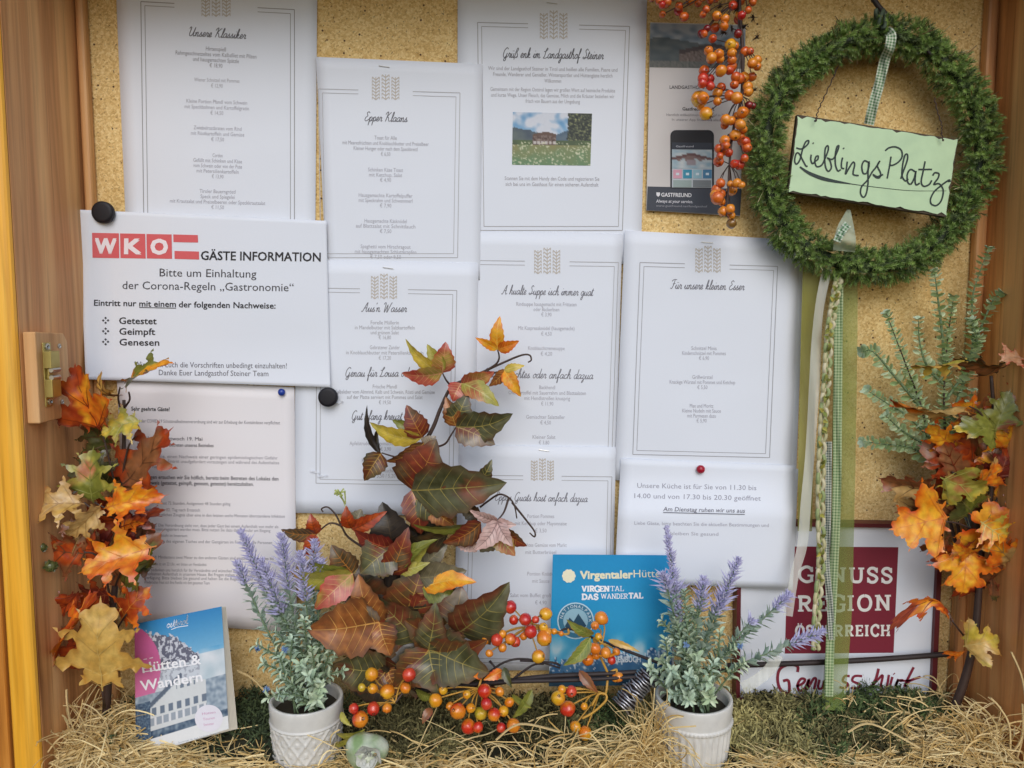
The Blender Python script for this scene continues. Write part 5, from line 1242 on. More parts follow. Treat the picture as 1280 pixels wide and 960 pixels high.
# ------------------------------------------------------------------ wreath, plaque, ribbons
WD = .032
WC, WRX, WRZ = P(1090, 192, WD), 135 * PX(1090, 192, WD), 141 * PX(1090, 192, WD)
wr = thing('green_wreath', P(1090, 28, WD), 'round wreath of dense dark green conifer sprigs hanging at upper right', 'wreath')
def wpt(a, r=0, b_=0):
    """point on the wreath tube: a round the ring, b_ round the tube"""
    rad = Vector((math.cos(a), 0, math.sin(a)))
    c = WC + Vector((math.cos(a) * WRX, 0, math.sin(a) * WRZ)) * (1 + .012 * math.sin(a * 5 + 1))
    n_ = rad * math.cos(b_) + Vector((0, -1, 0)) * math.sin(b_)
    return c + n_ * r, n_
b = MB(); b.cc = s2l((40, 56, 26))
b.grid([[wpt(2 * math.pi * i / 72, .0065, 2 * math.pi * j / 10)[0] for j in range(10)] for i in range(73)], None, 0, True)
b.build('ring_core', M['needles'], wr, True)
b = MB(); rs = random.Random(21)
for k in range(2900):
    a = rs.uniform(0, 2 * math.pi); bb = rs.uniform(-.7, math.pi + .7)
    p0, n_ = wpt(a, .0080 + .0045 * nz(a * 9, bb), bb)
    tg = Vector((-math.sin(a), 0, math.cos(a)))
    ax = (n_ * rs.uniform(.6, 1.0) + tg * rs.uniform(-.7, .7) + Vector((rs.uniform(-.3, .3), rs.uniform(-.3, .3), rs.uniform(-.3, .3)))).normalized()
    L = rs.uniform(.0065, .0145); e1 = ax.orthogonal().normalized(); e2 = ax.cross(e1)
    q = rs.random(); base = lerp(s2l((80, 118, 40)), s2l((142, 174, 80)), q) if rs.random() > .25 else s2l((50, 74, 34))
    nn = 24
    for m in range(nn):
        t = .15 + .85 * m / nn; ph = m * 2.4
        dr = (ax * (.45 + .75 * t) + (e1 * math.cos(ph) + e2 * math.sin(ph)) * (1.1 - .35 * t)).normalized()
        s0 = p0 + ax * (L * t); ln = .0050 * (1.1 - .3 * t); wv = dr.cross(ax).normalized() * .00034
        tipc = lerp(base, s2l((190, 206, 140)), .55 * rs.random())
        b.add([s0 - wv, s0 + wv, s0 + dr * ln * .6 + wv * .8, s0 + dr * ln, s0 + dr * ln * .6 - wv * .8], [(0, 1, 2, 3, 4)], [base, base, tipc, tipc, tipc])
    if k % 60 == 7:
        b.cc = s2l((120, 92, 60)); b.tube([p0, p0 + ax * L * 1.5 + tg * .003], .0005, 3, False)
    if rs.random() < .02:
        b.cc = s2l((190, 180, 140)); b.tube([p0, p0 + ax * L * 1.6], .0003, 3, False)
g_ = b.build('greenery', M['needles'], wr); tag(g_, None, None, None, 'stuff')

# twig the wreath hangs from
pts = [P(1080, -22, .030), P(1098, 8, .032), P(1125, 34, .034), P(1146, 52, .036), P(1166, 70, .044)]
tag(MB().tube(crom(pts, 5), [.0030 - .0016 * i / 20 for i in range(21)], 7).build('dark_twig', M['blackstem'], None, True, org=pts[0]), 'short dark twig slanting over the top of the wreath', 'twig')

# plaque
PD = .046
q4 = [(997, 143), (1198, 174), (1183, 271), (985, 240)]
pl = thing('wooden_plaque', P(1085, 150, PD), 'pale green worn wooden plaque lettered LieblingsPlatz, hung in the middle of the wreath', 'plaque')
M['plaque'] = vcol('pale green chalk paint', .5, .08, 60)
M['plaque_edge'] = plain('dark stained wood edge', (66, 54, 38), .7)
rs = random.Random(2); ed = []
for i in range(4):
    a, c = q4[i], q4[(i + 1) % 4]; n = (34, 16, 34, 16)[i]
    for k in range(n):
        p = lerp(a, c, k / n); dx, dy = c[0] - a[0], c[1] - a[1]; L_ = math.hypot(dx, dy); nx, ny = -dy / L_, dx / L_
        j = (1.5 + 3.2 * max(0, nz(k * .55, i * 9)) * 2 + rs.uniform(-.5, .5)) * (.6 if i in (1, 3) else 1)
        ed.append((p[0] + nx * j, p[1] + ny * j))
def tilt(px, py): return PD + .004 * (py - 200) / 60 + .0015 * math.sin((px - 990) / 70)
slabf = [P(*p, tilt(*p)) for p in q4]
b = MB(); bk = [p + Vector((0, .0065, 0)) for p in slabf]
b.add([p + Vector((0, .0006, 0)) for p in slabf] + bk, [(3, 2, 1, 0), (4, 5, 6, 7), (0, 1, 5, 4), (1, 2, 6, 5), (2, 3, 7, 6), (3, 0, 4, 7)]); b.build('board', M['plaque_edge'], pl)
s = Surf(q4, tilt, wave=0)
b = MB(); b.cc = s2l((158, 196, 140)); ctr = (1091, 207)
rows = [[s.at(*lerp(ctr, e, f), .0001) for e in ed] for f in (0.001, .35, .7, .92, 1)]
cols = [[lerp(s2l((188, 214, 170)), s2l((176, 204, 164)), .5 + .5 * nz(e[0] * .03, e[1] * .03 + f)) for e in ed] for f in (0, .35, .7, .92, 1)]
b.grid(rows, cols, 0, True); b.build('painted_face', M['plaque'], pl)
ink = (16, 40, 34)
def lz(pts, wd=2.1, sm=5): s.stroke([(980 + x / 5.565, 130 + y / 5.565) for x, y in pts], wd, ink, 1.5, sm)
lz([(85,305),(125,312),(165,280),(172,255),(150,265),(128,320),(112,385),(88,418),(74,395),(85,345),(105,345),(130,390),(152,430),(165,432)])
lz([(190,352),(186,385),(198,415),(215,400)]); lz([(200,270),(206,276)], 2.2)
lz([(215,400),(235,385),(238,362),(222,368),(215,400),(228,435),(262,425),(285,380),(308,320),(305,290),(288,310),(283,380),(290,440),(310,468),(330,440),(318,390),(300,375),(330,385),(352,370),(375,320),(382,290),(368,300),(358,350),(358,420),(375,465),(395,455)])
lz([(408,372),(400,410),(402,445),(420,448)]); lz([(412,305),(418,312)], 2.2)
lz([(440,400),(436,440),(428,488),(450,450),(480,405),(492,420),(482,470),(485,492),(520,498)])
lz([(590,408),(560,395),(542,430),(550,480),(575,480),(592,430),(590,400),(585,480),(584,560),(570,630),(550,648),(533,620),(540,575),(580,530),(615,470)])
lz([(615,470),(640,440),(668,395),(650,430),(672,480),(665,512),(640,510),(620,490),(650,505),(690,490)])
lz([(745,365),(735,430),(718,518)], 2.0); lz([(705,325),(730,305),(775,298),(815,320),(822,365),(800,400),(760,425),(735,425)])
lz([(812,520),(830,470),(858,390),(858,350),(840,360),(825,430),(822,500),(845,535),(865,520)])
lz([(912,470),(880,455),(858,490),(862,545),(885,555),(908,510),(918,465),(912,530),(920,562),(945,550)])
lz([(982,398),(968,470),(955,540),(972,572),(1010,560),(1028,530)]); lz([(935,455),(1030,455)])
lz([(1035,498),(1050,478),(1078,485),(1072,515),(1050,545),(1045,560),(1080,555),(1108,600),(1095,670),(1060,706),(1025,695),(1020,660),(1045,610),(1090,570),(1130,540),(1150,532)]); lz([(1140,535),(1160,532)], 3.4, 0)
s.stroke([(980 + x / 5.565, 130 + y / 5.565) for x, y in ((110,437),(170,478),(250,512),(330,533),(430,550),(540,566),(680,583),(820,598),(940,604),(1130,604))], lambda t: .5 + 3.6 * math.sin(math.pi * min(1, t * 1.9 + .06)) ** 1.0 * (t < .5) + .8 * (1 - t), ink, 1.4, 5)
for x, y in ((1019, 151), (1179, 175)): s.disc(x, y, 1.4, (40, 30, 24), 1.6, 10)
s.pr.build('painted_lettering', M['print'], pl)
for pts in ([(1053, 70, .034), (1042, 96, .036), (1030, 122, .042), (1022, 140, .0495), (1020, 152, .0498)], [(1168, 122, .034), (1172, 140, .038), (1177, 156, .044), (1177, 166, .0495), (1179, 176, .0500)]):
    q = crom(pts, 8); q = [(p[0] + .9 * math.sin(i * 1.9), p[1], p[2]) for i, p in enumerate(q)]
    MB().tube([P(*p) for p in q], .00055, 5).build('hanging_wire', M['darkwire'], pl, True)

def ribbon(name, label, path, wd, mat, group=None, gingham=None, cat='ribbon', twist=10, wav=.0032, sub=8, fray=False, col=None):
    """strip along path of (px, py, depth); gingham = (dark, light, cells across)"""
    q = crom(path, sub); n = len(q); b = MB(); m = (gingham[2] if gingham else 4)
    if gingham:   # resample so cells stay square
        L = [0]
        for i in range(1, n): L.append(L[-1] + math.hypot(q[i][0] - q[i - 1][0], q[i][1] - q[i - 1][1]))
        step = (wd if not callable(wd) else wd(.5)) / m; k = int(L[-1] / step); q2 = []
        for i in range(k + 1):
            s_ = i * step; j = max(1, min(n - 1, next((jj for jj in range(1, n) if L[jj] >= s_), n - 1)))
            t = (s_ - L[j - 1]) / max(1e-6, L[j] - L[j - 1]); q2.append(lerp(q[j - 1], q[j], t))
        q = q2; n = len(q)
    rows = []
    for i, p in enumerate(q):
        t = i / (n - 1); a, c = q[max(0, i - 1)], q[min(n - 1, i + 1)]
        dx, dy = c[0] - a[0], c[1] - a[1]; l_ = math.hypot(dx, dy) or 1; ww = wd(t) if callable(wd) else wd
        r = []
        for j in range(m + 1):
            x = (j / m - .5) * ww; th = R(twist) * math.sin(t * 9)
            r.append(P(p[0] - dy / l_ * x * math.cos(th), p[1] + dx / l_ * x * math.cos(th), p[2] + x * PX(p[0], p[1], p[2]) * math.sin(th) + wav * math.sin(t * 17 + j * .9) * .5))
        rows.append(r)
    if gingham:
        for i in range(n - 1):
            for j in range(m):
                k = (i % 2) + (j % 2); c = s2l(gingham[0]) if k == 2 else s2l(gingham[1]) if k == 0 else tuple((s2l(gingham[0])[z] + s2l(gingham[1])[z]) / 2 for z in range(3))
                b.add([rows[i][j], rows[i][j + 1], rows[i + 1][j + 1], rows[i + 1][j]], [(0, 1, 2, 3)], [c] * 4)
    else: 
        b.cc = s2l(col) if col else (1, 1, 1); b.grid(rows)
    o = b.build(name, mat, None, not gingham, org=P(*path[0]))
    return tag(o, label, cat, group)
M['sheer_bow'] = sheer('sheer grey green organza', (170, 184, 160), .66)
GG = ((74, 118, 72), (206, 212, 192), 7)
ribbon('gingham_ribbon', 'green checked ribbon looped over the wreath top down to the plaque', [(1108, 38, .040), (1114, 44, .058), (1112, 60, .060), (1106, 75, .048), (1099, 105, .044), (1092, 130, .043), (1086, 156, .038)], 13, M['cloth'], None, GG)
b = MB(); rs = random.Random(8)
pts = [P(1100 + 6 * math.cos(a) + rs.uniform(-1, 1), 24 + 12 * math.sin(a * 2), .044 + .006 * math.sin(a * 3)) for a in [i * .5 for i in range(26)]]
b.cc = s2l((70, 84, 66)); b.tube(crom(pts, 3), .0016, 5); tag(b.build('knotted_cord', M['cloth'], None, True, org=pts[0]), 'dark green knotted cord tying the ribbon at the wreath top', 'cord')
# bow peeping above the lower rim
ribbon('sheer_bow', 'sheer white puffed bow with green stripes sitting inside the lower rim of the wreath', [(1061, 262, .038), (1059, 274, .050), (1057, 288, .060), (1056, 302, .062), (1055, 314, .054)], lambda t: 4 + 24 * math.sin(min(1.0, t * 1.25) * 1.57) ** 1.2, M['sheer_bow'], None, None, 'bow')
ribbon('gingham_knot', 'short green checked knot of ribbon inside the sheer bow at the lower wreath rim', [(1060, 280, .062), (1052, 290, .066), (1046, 302, .066)], 10, M['cloth'], None, ((86, 134, 90), (206, 216, 200), 5), 'ribbon')
ribbon('olive_ribbon', 'narrower olive sheer ribbon hanging beside the sheet edge, left of the white ribbon', [(1015, 318, .020), (1012, 400, .020), (1010, 480, .022), (1008, 540, .025), (1007, 600, .028), (1006, 664, .030)], lambda t: 22 - 4 * t, M['sheer_olive'])
ribbon('olive_ribbon', 'broad olive sheer ribbon hanging from the wreath down in front of the framed sign', [(1057, 322, .020), (1057, 420, .020), (1055, 540, .021), (1053, 650, .024), (1050, 760, .028), (1044, 850, .036), (1042, 888, .046)], lambda t: 30, M['sheer_green'])
ribbon('gingham_ribbon', 'long green checked ribbon hanging just right of the braided cord', [(1049, 330, .026), (1048, 420, .026), (1047, 520, .027), (1046, 620, .029), (1042, 720, .032), (1038, 800, .036), (1036, 872, .044)], lambda t: 11, M['cloth'], None, ((100, 130, 84), (184, 198, 156), 6))
ribbon('gingham_ribbon', 'thin dark checked ribbon hanging between the braided cord and the long green checked ribbon', [(1036, 552, .029), (1035, 640, .031), (1033, 700, .034), (1037, 750, .034), (1040, 800, .037)], lambda t: 8, M['cloth'], None, ((74, 92, 84), (196, 200, 186), 5))
ribbon('sheer_ribbon', 'long sheer white ribbon hanging from the wreath, nearest the white sheets', [(1034, 336, .030), (1025, 380, .032), (1021, 420, .034), (1018, 480, .036), (1013, 560, .038), (1008, 620, .040), (1003, 680, .042), (993, 720, .050), (985, 770, .058)], lambda t: 12 + 6 * t - 6 * t * t, M['sheer_white'], None, None, 'ribbon', 30)
ribbon('sheer_ribbon', 'short loose end of sheer white ribbon lying on the moss right of the white pot', [(972, 818, .060), (964, 834, .066), (952, 846, .070), (940, 854, .072), (928, 860, .074)], 15, M['sheer_white'])

# braided cord with little green leaves
path = crom([(1048, 348, .034), (1042, 380, .036), (1036, 420, .038), (1033, 470, .040), (1029, 520, .041), (1026, 580, .041), (1025, 640, .042), (1026, 700, .043), (1021, 760, .045), (1019, 812, .048)], 20)
root = thing('braided_cord', P(1048, 348, .034), 'twisted pale raffia braid with small green leaves hanging below the wreath', 'braided cord')
n = len(path)
for k in range(3):
    pts = []
    for i, p in enumerate(path):
        a = i * .42 + k * 2.094; c = P(*p); q = .0033
        pts.append(c + Vector((math.sin(a) * q, math.cos(2 * a) * q * .45, 0)))
    b = MB(); b.cc = s2l(((206, 198, 164), (190, 184, 140), (150, 164, 110))[k]); b.tube(pts, .0020, 6)
    b.build('strand', M['cloth'], root, True)
rs = random.Random(4)
for i in range(34):
    p = path[int(rs.uniform(.02, .98) * (n - 1))]; a = rs.uniform(0, 6.28)
    b = MB(); leaflet(b, (p[0], p[1], p[2] + .003), (p[0] + 7 * math.cos(a), p[1] + 10 * math.sin(a), p[2] + .007), 5.5, rs.choice(['green', 'plasticgreen', 'yellowgreen']), 0, .3, .1, i, 0, 6)
    b.build('leaf', M['matte_leaf'], root, True)

# ------------------------------------------------------------------ pots with lavender
def pot(px, rim_y, wd, d, label, pattern, seed):
    c = P(px, rim_y + 3, d); k = PX(px, rim_y, d); Rr = wd / 2 * k; zt = c.z; z0 = ZB + .0006; H = zt - z0
    root = thing('potted_lavender', (c.x, c.y, z0), label, 'potted plant', 'white pots of artificial lavender')
    n, m = 192, 90; rows = []
    for j in range(m + 1):
        v = j / m; z = z0 + H * v; rb = Rr * (.80 + .20 * min(1, v * 1.08) ** .8)
        if v > .965: rb = Rr * (1.0 - (v - .965) * .3)
        r = []
        for i in range(n):
            a = 2 * math.pi * i / n; h = 0
            if pattern == 'diamond' and .22 < v < .74:
                f = (v - .22) / .52; u1 = (i / n * 14 + f * 2.0) % 1; u2 = (i / n * 14 - f * 2.0) % 1
                h = .0012 * (max(0, 1 - abs(u1 - .5) * 7) + max(0, 1 - abs(u2 - .5) * 7)) + .0008 * (((u1 - .5) ** 2 + (u2 - .5) ** 2) > .3)
            if pattern == 'diamond' and (abs(v - .76) < .012 or abs(v - .20) < .012): h = .0012
            if pattern == 'flute' and .20 < v < .70: h = .0011 * math.sin(i / n * 2 * math.pi * 32) * min(1, (v - .20) * 14) * min(1, (.70 - v) * 14)
            if pattern == 'flute' and abs(v - .74) < .022: h = .0014 + .0007 * math.sin(i / n * 2 * math.pi * 60)
            r.append((c.x + math.cos(a) * (rb + h), c.y + math.sin(a) * (rb + h), z))
        rows.append(r)
    for rr, dz in ((.955, .0006), (.90, 0), (.88, -.004), (.86, -.016)):
        rows.append([(c.x + math.cos(2 * math.pi * i / n) * Rr * rr, c.y + math.sin(2 * math.pi * i / n) * Rr * rr, zt + dz) for i in range(n)])
    rows.insert(0, [(c.x, c.y, z0)] * n)
    MB().grid(rows, None, 0, True).build('pot', M['ceramic'], root, True)
    MB().grid([[(c.x + math.cos(2 * math.pi * i / 24) * Rr * .87 * q, c.y + math.sin(2 * math.pi * i / 24) * Rr * .87 * q, zt - .010 - .002 * q + .0015 * nz(i * 1.1, q * 5)) for i in range(24)] for q in (.01, .5, 1)], None, 0, True).build('soil', M['soil'], root, True)
    return root, c, Rr
def spike(root, base, top, wd, seed, frac=.45, tone=(204, 202, 228), lean=0):
    """a lavender stalk: stem, pale green leaves, violet flower head towards the tip"""
    rs = random.Random(seed); mid = ((base[0] + top[0]) / 2 + rs.uniform(-4, 4), (base[1] + top[1]) / 2, (base[2] + top[2]) / 2)
    q = crom([P(*base), P(*mid), P(*top)], 8); n = len(q)
    MB().tube(q, [.0011 - .0005 * i / n for i in range(n)], 6).build('stalk', M['greenstem'], root, True)
    L = (q[-1] - q[0]).length; b = MB(); fl = MB(); k = PX(*top)
    W = wd * k / 2 * 1.25
    def at(t):
        f = t * (n - 1); i = min(n - 2, int(f)); return q[i].lerp(q[i + 1], f - i), (q[i + 1] - q[i]).normalized()
    NN = int(L / .0006)
    for i in range(NN):
        t = .25 + .75 * i / NN
        if t > 1: break
        p, ax = at(t); e = ax.orthogonal().normalized(); a = i * 2.4; dr = (e * math.cos(a) + ax.cross(e) * math.sin(a))
        if t < 1 - frac:
            if i % 6 > 1: continue
            d = (dr * 1.0 + ax * rs.uniform(.3, 1.1)).normalized(); ln = W * rs.uniform(.7, 1.25)
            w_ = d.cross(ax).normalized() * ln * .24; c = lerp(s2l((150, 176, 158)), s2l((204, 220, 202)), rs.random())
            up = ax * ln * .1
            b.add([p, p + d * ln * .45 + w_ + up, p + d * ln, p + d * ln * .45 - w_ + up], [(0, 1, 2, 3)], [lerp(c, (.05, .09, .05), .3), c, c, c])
        else:
            s_ = 1 - ((t - (1 - frac)) / frac) ** 2 * .75
            d = (dr + ax * rs.uniform(.4, 1.0)).normalized(); ln = W * 1.12 * s_ * rs.uniform(.5, 1.2) * (1 + .25 * math.sin(t * 60))
            c = lerp(s2l(tone), s2l((168, 164, 206)), rs.random())
            e1 = d.orthogonal().normalized(); e2 = d.cross(e1); r_ = .0014 * rs.uniform(.7, 1.1)
            o = p + d * ln * .35
            ps = [p + d * ln * .1] + [o + (e1 * math.cos(x) + e2 * math.sin(x)) * r_ for x in (0, 1.57, 3.14, 4.71)] + [p + d * ln + ax * .0006]
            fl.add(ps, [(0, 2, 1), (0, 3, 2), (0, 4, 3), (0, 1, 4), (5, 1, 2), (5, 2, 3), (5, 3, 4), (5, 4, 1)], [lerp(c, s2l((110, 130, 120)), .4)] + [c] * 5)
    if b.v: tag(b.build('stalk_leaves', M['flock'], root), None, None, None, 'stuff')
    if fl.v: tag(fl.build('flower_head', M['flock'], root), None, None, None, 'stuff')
def bush(root, c, Rr, specs, seed):
    """leafy shoots rising out of the pot: (tip px, tip py, depth)"""
    rs = random.Random(seed)
    for (tx, ty, td) in [q for j, q in enumerate(specs) if j % 4 != 3]:
        a = rs.uniform(0, 6.28); B = Vector((c.x + math.cos(a) * Rr * .5, c.y + math.sin(a) * Rr * .5, c.z - .010)); T = P(tx, ty, td)
        mid = B.lerp(T, .55) + Vector((rs.uniform(-.003, .003), 0, .006)); q = crom([B, mid, T], 6); n = len(q)
        MB().tube(q, [.0010 - .0004 * i / n for i in range(n)], 5).build('stalk', M['greenstem'], root, True)
        b = MB(); L = (T - B).length
        m = int(L / .0062)
        tn = rs.random()
        for i in range(m + 1):
            t = .22 + .78 * i / m; f = t * (n - 1); k = min(n - 2, int(f)); p = q[k].lerp(q[k + 1], f - k); ax = (q[k + 1] - q[k]).normalized()
            for sg in (0, 3.14):
                a = i * 1.57 + sg + rs.uniform(-.3, .3); e = ax.orthogonal().normalized(); dr = e * math.cos(a) + ax.cross(e) * math.sin(a)
                d = (dr + ax * rs.uniform(.35, .9)).normalized(); ln = rs.uniform(.009, .017) * (1.15 - .5 * t); wv = d.cross(ax).normalized() * ln * .19
                cc = lerp(s2l((166, 188, 146)), s2l((216, 226, 194)), rs.random()); cc = lerp(cc, s2l((176, 204, 186)), tn * .6)
                nn_ = d.cross(wv).normalized() * ln * .12
                P1, P2, P3 = p + d * ln * .35, p + d * ln * .7, p + d * ln - ax * ln * .18
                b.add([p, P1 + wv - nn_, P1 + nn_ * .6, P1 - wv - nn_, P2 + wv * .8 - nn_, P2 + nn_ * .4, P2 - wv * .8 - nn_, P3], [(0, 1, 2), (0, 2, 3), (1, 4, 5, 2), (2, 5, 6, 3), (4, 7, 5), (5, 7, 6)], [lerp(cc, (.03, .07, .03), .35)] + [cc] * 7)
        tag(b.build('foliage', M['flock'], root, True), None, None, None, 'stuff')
r1, c1, R1 = pot(383, 868, 90, .084, 'white diamond-quilted pot of lavender standing left of the creeper vine', 'diamond', 1)
rs = random.Random(6)
for i, (bx, by, tx, ty, wd, fr) in enumerate(((380, 850, 300, 662, 26, .42), (385, 850, 352, 668, 30, .40), (372, 860, 296, 702, 24, .22), (390, 850, 393, 675, 24, .30), (388, 855, 326, 700, 30, .45), (392, 850, 376, 690, 30, .40), (396, 852, 402, 700, 22, .2))):
    spike(r1, (bx, by, .082), (tx, ty, .072 + .006 * (i % 3)), wd, i + 30, fr)
bush(r1, c1, R1, [(322, 806, .10), (330, 830, .105), (345, 790, .09), (362, 770, .085), (380, 775, .095), (398, 790, .09), (415, 812, .095), (408, 840, .11), (390, 812, .11), (365, 800, .11), (350, 822, .115), (335, 850, .112), (428, 838, .095), (375, 830, .12), (400, 860, .118), (318, 838, .09), (412, 776, .08), (352, 848, .118), (385, 845, .12), (368, 745, .078), (345, 760, .08), (350, 868, .127), (350, 850, .1), (374, 876, .130), (396, 874, .128), (390, 860, .1), (335, 872, .118), (420, 862, .11)], 8)
r2, c2, R2 = pot(867, 866, 95, .082, 'white fluted pot of lavender standing between the blue booklet and the framed sign', 'flute', 2)
for i, (bx, by, tx, ty, wd, fr) in enumerate(((862, 850, 833, 658, 19, .62), (866, 850, 923, 698, 26, .42), (858, 852, 828, 716, 28, .22), (870, 852, 988, 742, 24, .22), (872, 852, 1030, 788, 24, .30), (864, 850, 880, 722, 28, .35), (862, 850, 845, 730, 28, .15), (868, 850, 905, 740, 28, .3), (870, 852, 940, 775, 24, .1))):
    spike(r2, (bx, by, .080), (tx, ty, .070 + .005 * (i % 3)), wd, i + 60, fr)
bush(r2, c2, R2, [(832, 800, .09), (845, 775, .085), (862, 765, .08), (880, 785, .085), (900, 792, .085), (918, 812, .09), (826, 826, .1), (820, 846, .105), (852, 810, .105), (872, 820, .11), (892, 830, .105), (910, 838, .1), (840, 838, .115), (862, 845, .118), (885, 852, .115), (926, 800, .08), (828, 776, .08), (874, 750, .08), (855, 740, .078), (838, 748, .078), (930, 830, .095), (812, 834, .1), (840, 868, .120), (836, 860, .12), (862, 876, .128), (888, 874, .128), (870, 860, .1), (908, 862, .116)], 9)
for rt, pts in ((r1, ((322, 812), (356, 812), (333, 862))), (r2, ((858, 806), (926, 808)))):
    for x, y in pts:       # pale blue buds among the leaves
        b = MB(); c = P(x, y, .112); b.cc = s2l((120, 150, 190))
        for k in range(22):
            e = Vector((rs.uniform(-1, 1), rs.uniform(-1, 1), rs.uniform(-1, 1))).normalized(); f = e.orthogonal().normalized() * .0014
            b.add([c - f, c + f, c + e * .0042], [(0, 1, 2)])
        b.build('bud', M['flock'], rt)

# ------------------------------------------------------------------ eucalyptus at the right
root = thing('eucalyptus_sprig', P(1180, 700, .03), 'pale grey-green eucalyptus stems rising behind the right autumn branch', 'artificial plant')
rs = random.Random(31)
EU = [([(1200, 700), (1172, 590), (1152, 510), (1132, 455), (1108, 392)], .45), ([(1205, 700), (1185, 580), (1180, 500), (1184, 430), (1192, 372)], .5), ([(1160, 545), (1135, 520), (1110, 505), (1084, 488)], .5), ([(1152, 510), (1118, 470), (1092, 440), (1078, 440)], .6),
      ([(1182, 470), (1178, 420), (1172, 370), (1168, 340)], .6), ([(1190, 520), (1215, 440), (1216, 370), (1236, 312)], .5), ([(1200, 480), (1222, 420), (1240, 378), (1250, 366)], .6), ([(1182, 500), (1210, 460), (1222, 430), (1214, 400)], .5), ([(1170, 580), (1140, 560), (1112, 556), (1080, 552)], .6), ([(1165, 560), (1130, 540), (1108, 520)], .6), ([(1180, 480), (1160, 460), (1150, 430), (1148, 400)], .6), ([(1215, 620), (1245, 590), (1268, 565), (1284, 548)], .7), ([(1190, 560), (1200, 540), (1208, 520), (1215, 490)], .6), ([(1170, 570), (1190, 540), (1196, 510)], .6)]
for ei, (pp, sc) in enumerate(EU):
    d0 = .030 if ei < 2 else .034
    q = crom([P(x, y, d0 + .012 * i / len(pp)) for i, (x, y) in enumerate(pp)], 7); n = len(q)
    MB().tube(q, [.0016 * (1.15 - i / n) for i in range(n)], 6).build('stalk', M['greenstem'] if ei > 1 else M['stem'], root, True)
    L = sum((q[i + 1] - q[i]).length for i in range(n - 1)); m = int(L / .0068); b = MB()
    for i in range(m + 1):
        t = (.28 if ei < 2 else .12) + (.72 if ei < 2 else .88) * i / m; f = t * (n - 1); k = min(n - 2, int(f)); p = q[k].lerp(q[k + 1], f - k); ax = (q[k + 1] - q[k]).normalized(); e = ax.orthogonal().normalized(); a0 = i * 1.2 + rs.random()
        for z in range(4 if i < m else 7):
            a = a0 + z * 6.28 / (4 if i < m else 7); dr = e * math.cos(a) + ax.cross(e) * math.sin(a); d = (dr + ax * rs.uniform(.2, .9)).normalized()
            r_ = rs.uniform(.0030, .0050) * (1.15 - .5 * t); wv = d.cross(ax).normalized(); c0 = p + d * r_ * 1.5; nn_ = d.cross(wv).normalized()
            cc = lerp(s2l((176, 206, 140)), s2l((226, 238, 198)), rs.random()); 
            if i == m: cc = lerp(cc, s2l((196, 212, 190)), .5)
            vs = [c0 - nn_ * r_ * .15] + [c0 + (d * math.cos(x) + wv * math.sin(x)) * r_ for x in [6.283 * y / 8 for y in range(8)]]
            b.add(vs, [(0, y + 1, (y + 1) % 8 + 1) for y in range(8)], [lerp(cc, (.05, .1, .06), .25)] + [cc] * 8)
            b.add([p, c0 - wv * .0003, c0 + wv * .0003], [(0, 1, 2)], [cc] * 3)
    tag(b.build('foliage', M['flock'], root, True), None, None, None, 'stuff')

# ------------------------------------------------------------------ small glazed figure
c = P(458, 938, .118); k = PX(458, 938, .118)
root = thing('ceramic_flower', (c.x, c.y, c.z - .016), 'small pale green and white glazed ceramic rosette low in the straw by the left pot', 'ceramic ornament')
def petal(b, cen, rx, rz, ry, a0, col, open_=.5, tw=0):
    rows, cols = [], []
    for i in range(9):
        v = i / 8; r, cc = [], []
        for j in range(15):
            a = a0 + (j / 14 - .5) * 3.3; rr = (.25 + .75 * math.sin(v * 1.45)) * (1 + .05 * math.sin(j * 1.3 + a0))
            r.append(cen + Vector((math.cos(a) * rx * rr, -ry * (v * (1 - open_) + .12 * math.sin(j)) , math.sin(a) * rz * rr))); cc.append(s2l(lerp((236, 236, 228), col, 1 - v * .8)))
        rows.append(r); cols.append(cc)
    b.grid(rows, cols)
M['glaze'] = vcol('glazed stoneware', .3, .2, 260, .2)
rows, cols = [], []
for i, r_ in enumerate(ball(27 * k, .016, 22 * k, 16, 28)):
    r, cc = [], []
    for j, p in enumerate(r_):
        h = 1 + .06 * math.sin(3 * math.atan2(p.z, p.x) + 1) + .05 * nz(p.x * 90, p.y * 90, p.z * 90)
        r.append(c + p * h); cc.append(lerp(s2l((140, 166, 112)), s2l((214, 220, 200)), max(0, min(1, .5 + nz(p.x * 90, p.z * 90, 3) * 1.6))))
    rows.append(r); cols.append(cc)
b = MB(); b.grid(rows, cols, 0, True); b.build('body', M['glaze'], root, True)
for a0, s_ in ((1.2, 1.0), (3.4, .86), (5.3, .74), (.4, .58), (2.6, .44)):
    b = MB(); petal(b, c + Vector((6 * k, -.0125 - .004 * (1 - s_), 3 * k)), 17 * k * s_, 16 * k * s_, .010, a0, (170, 172, 162)); b.build('petal', M['glaze'], root, True)

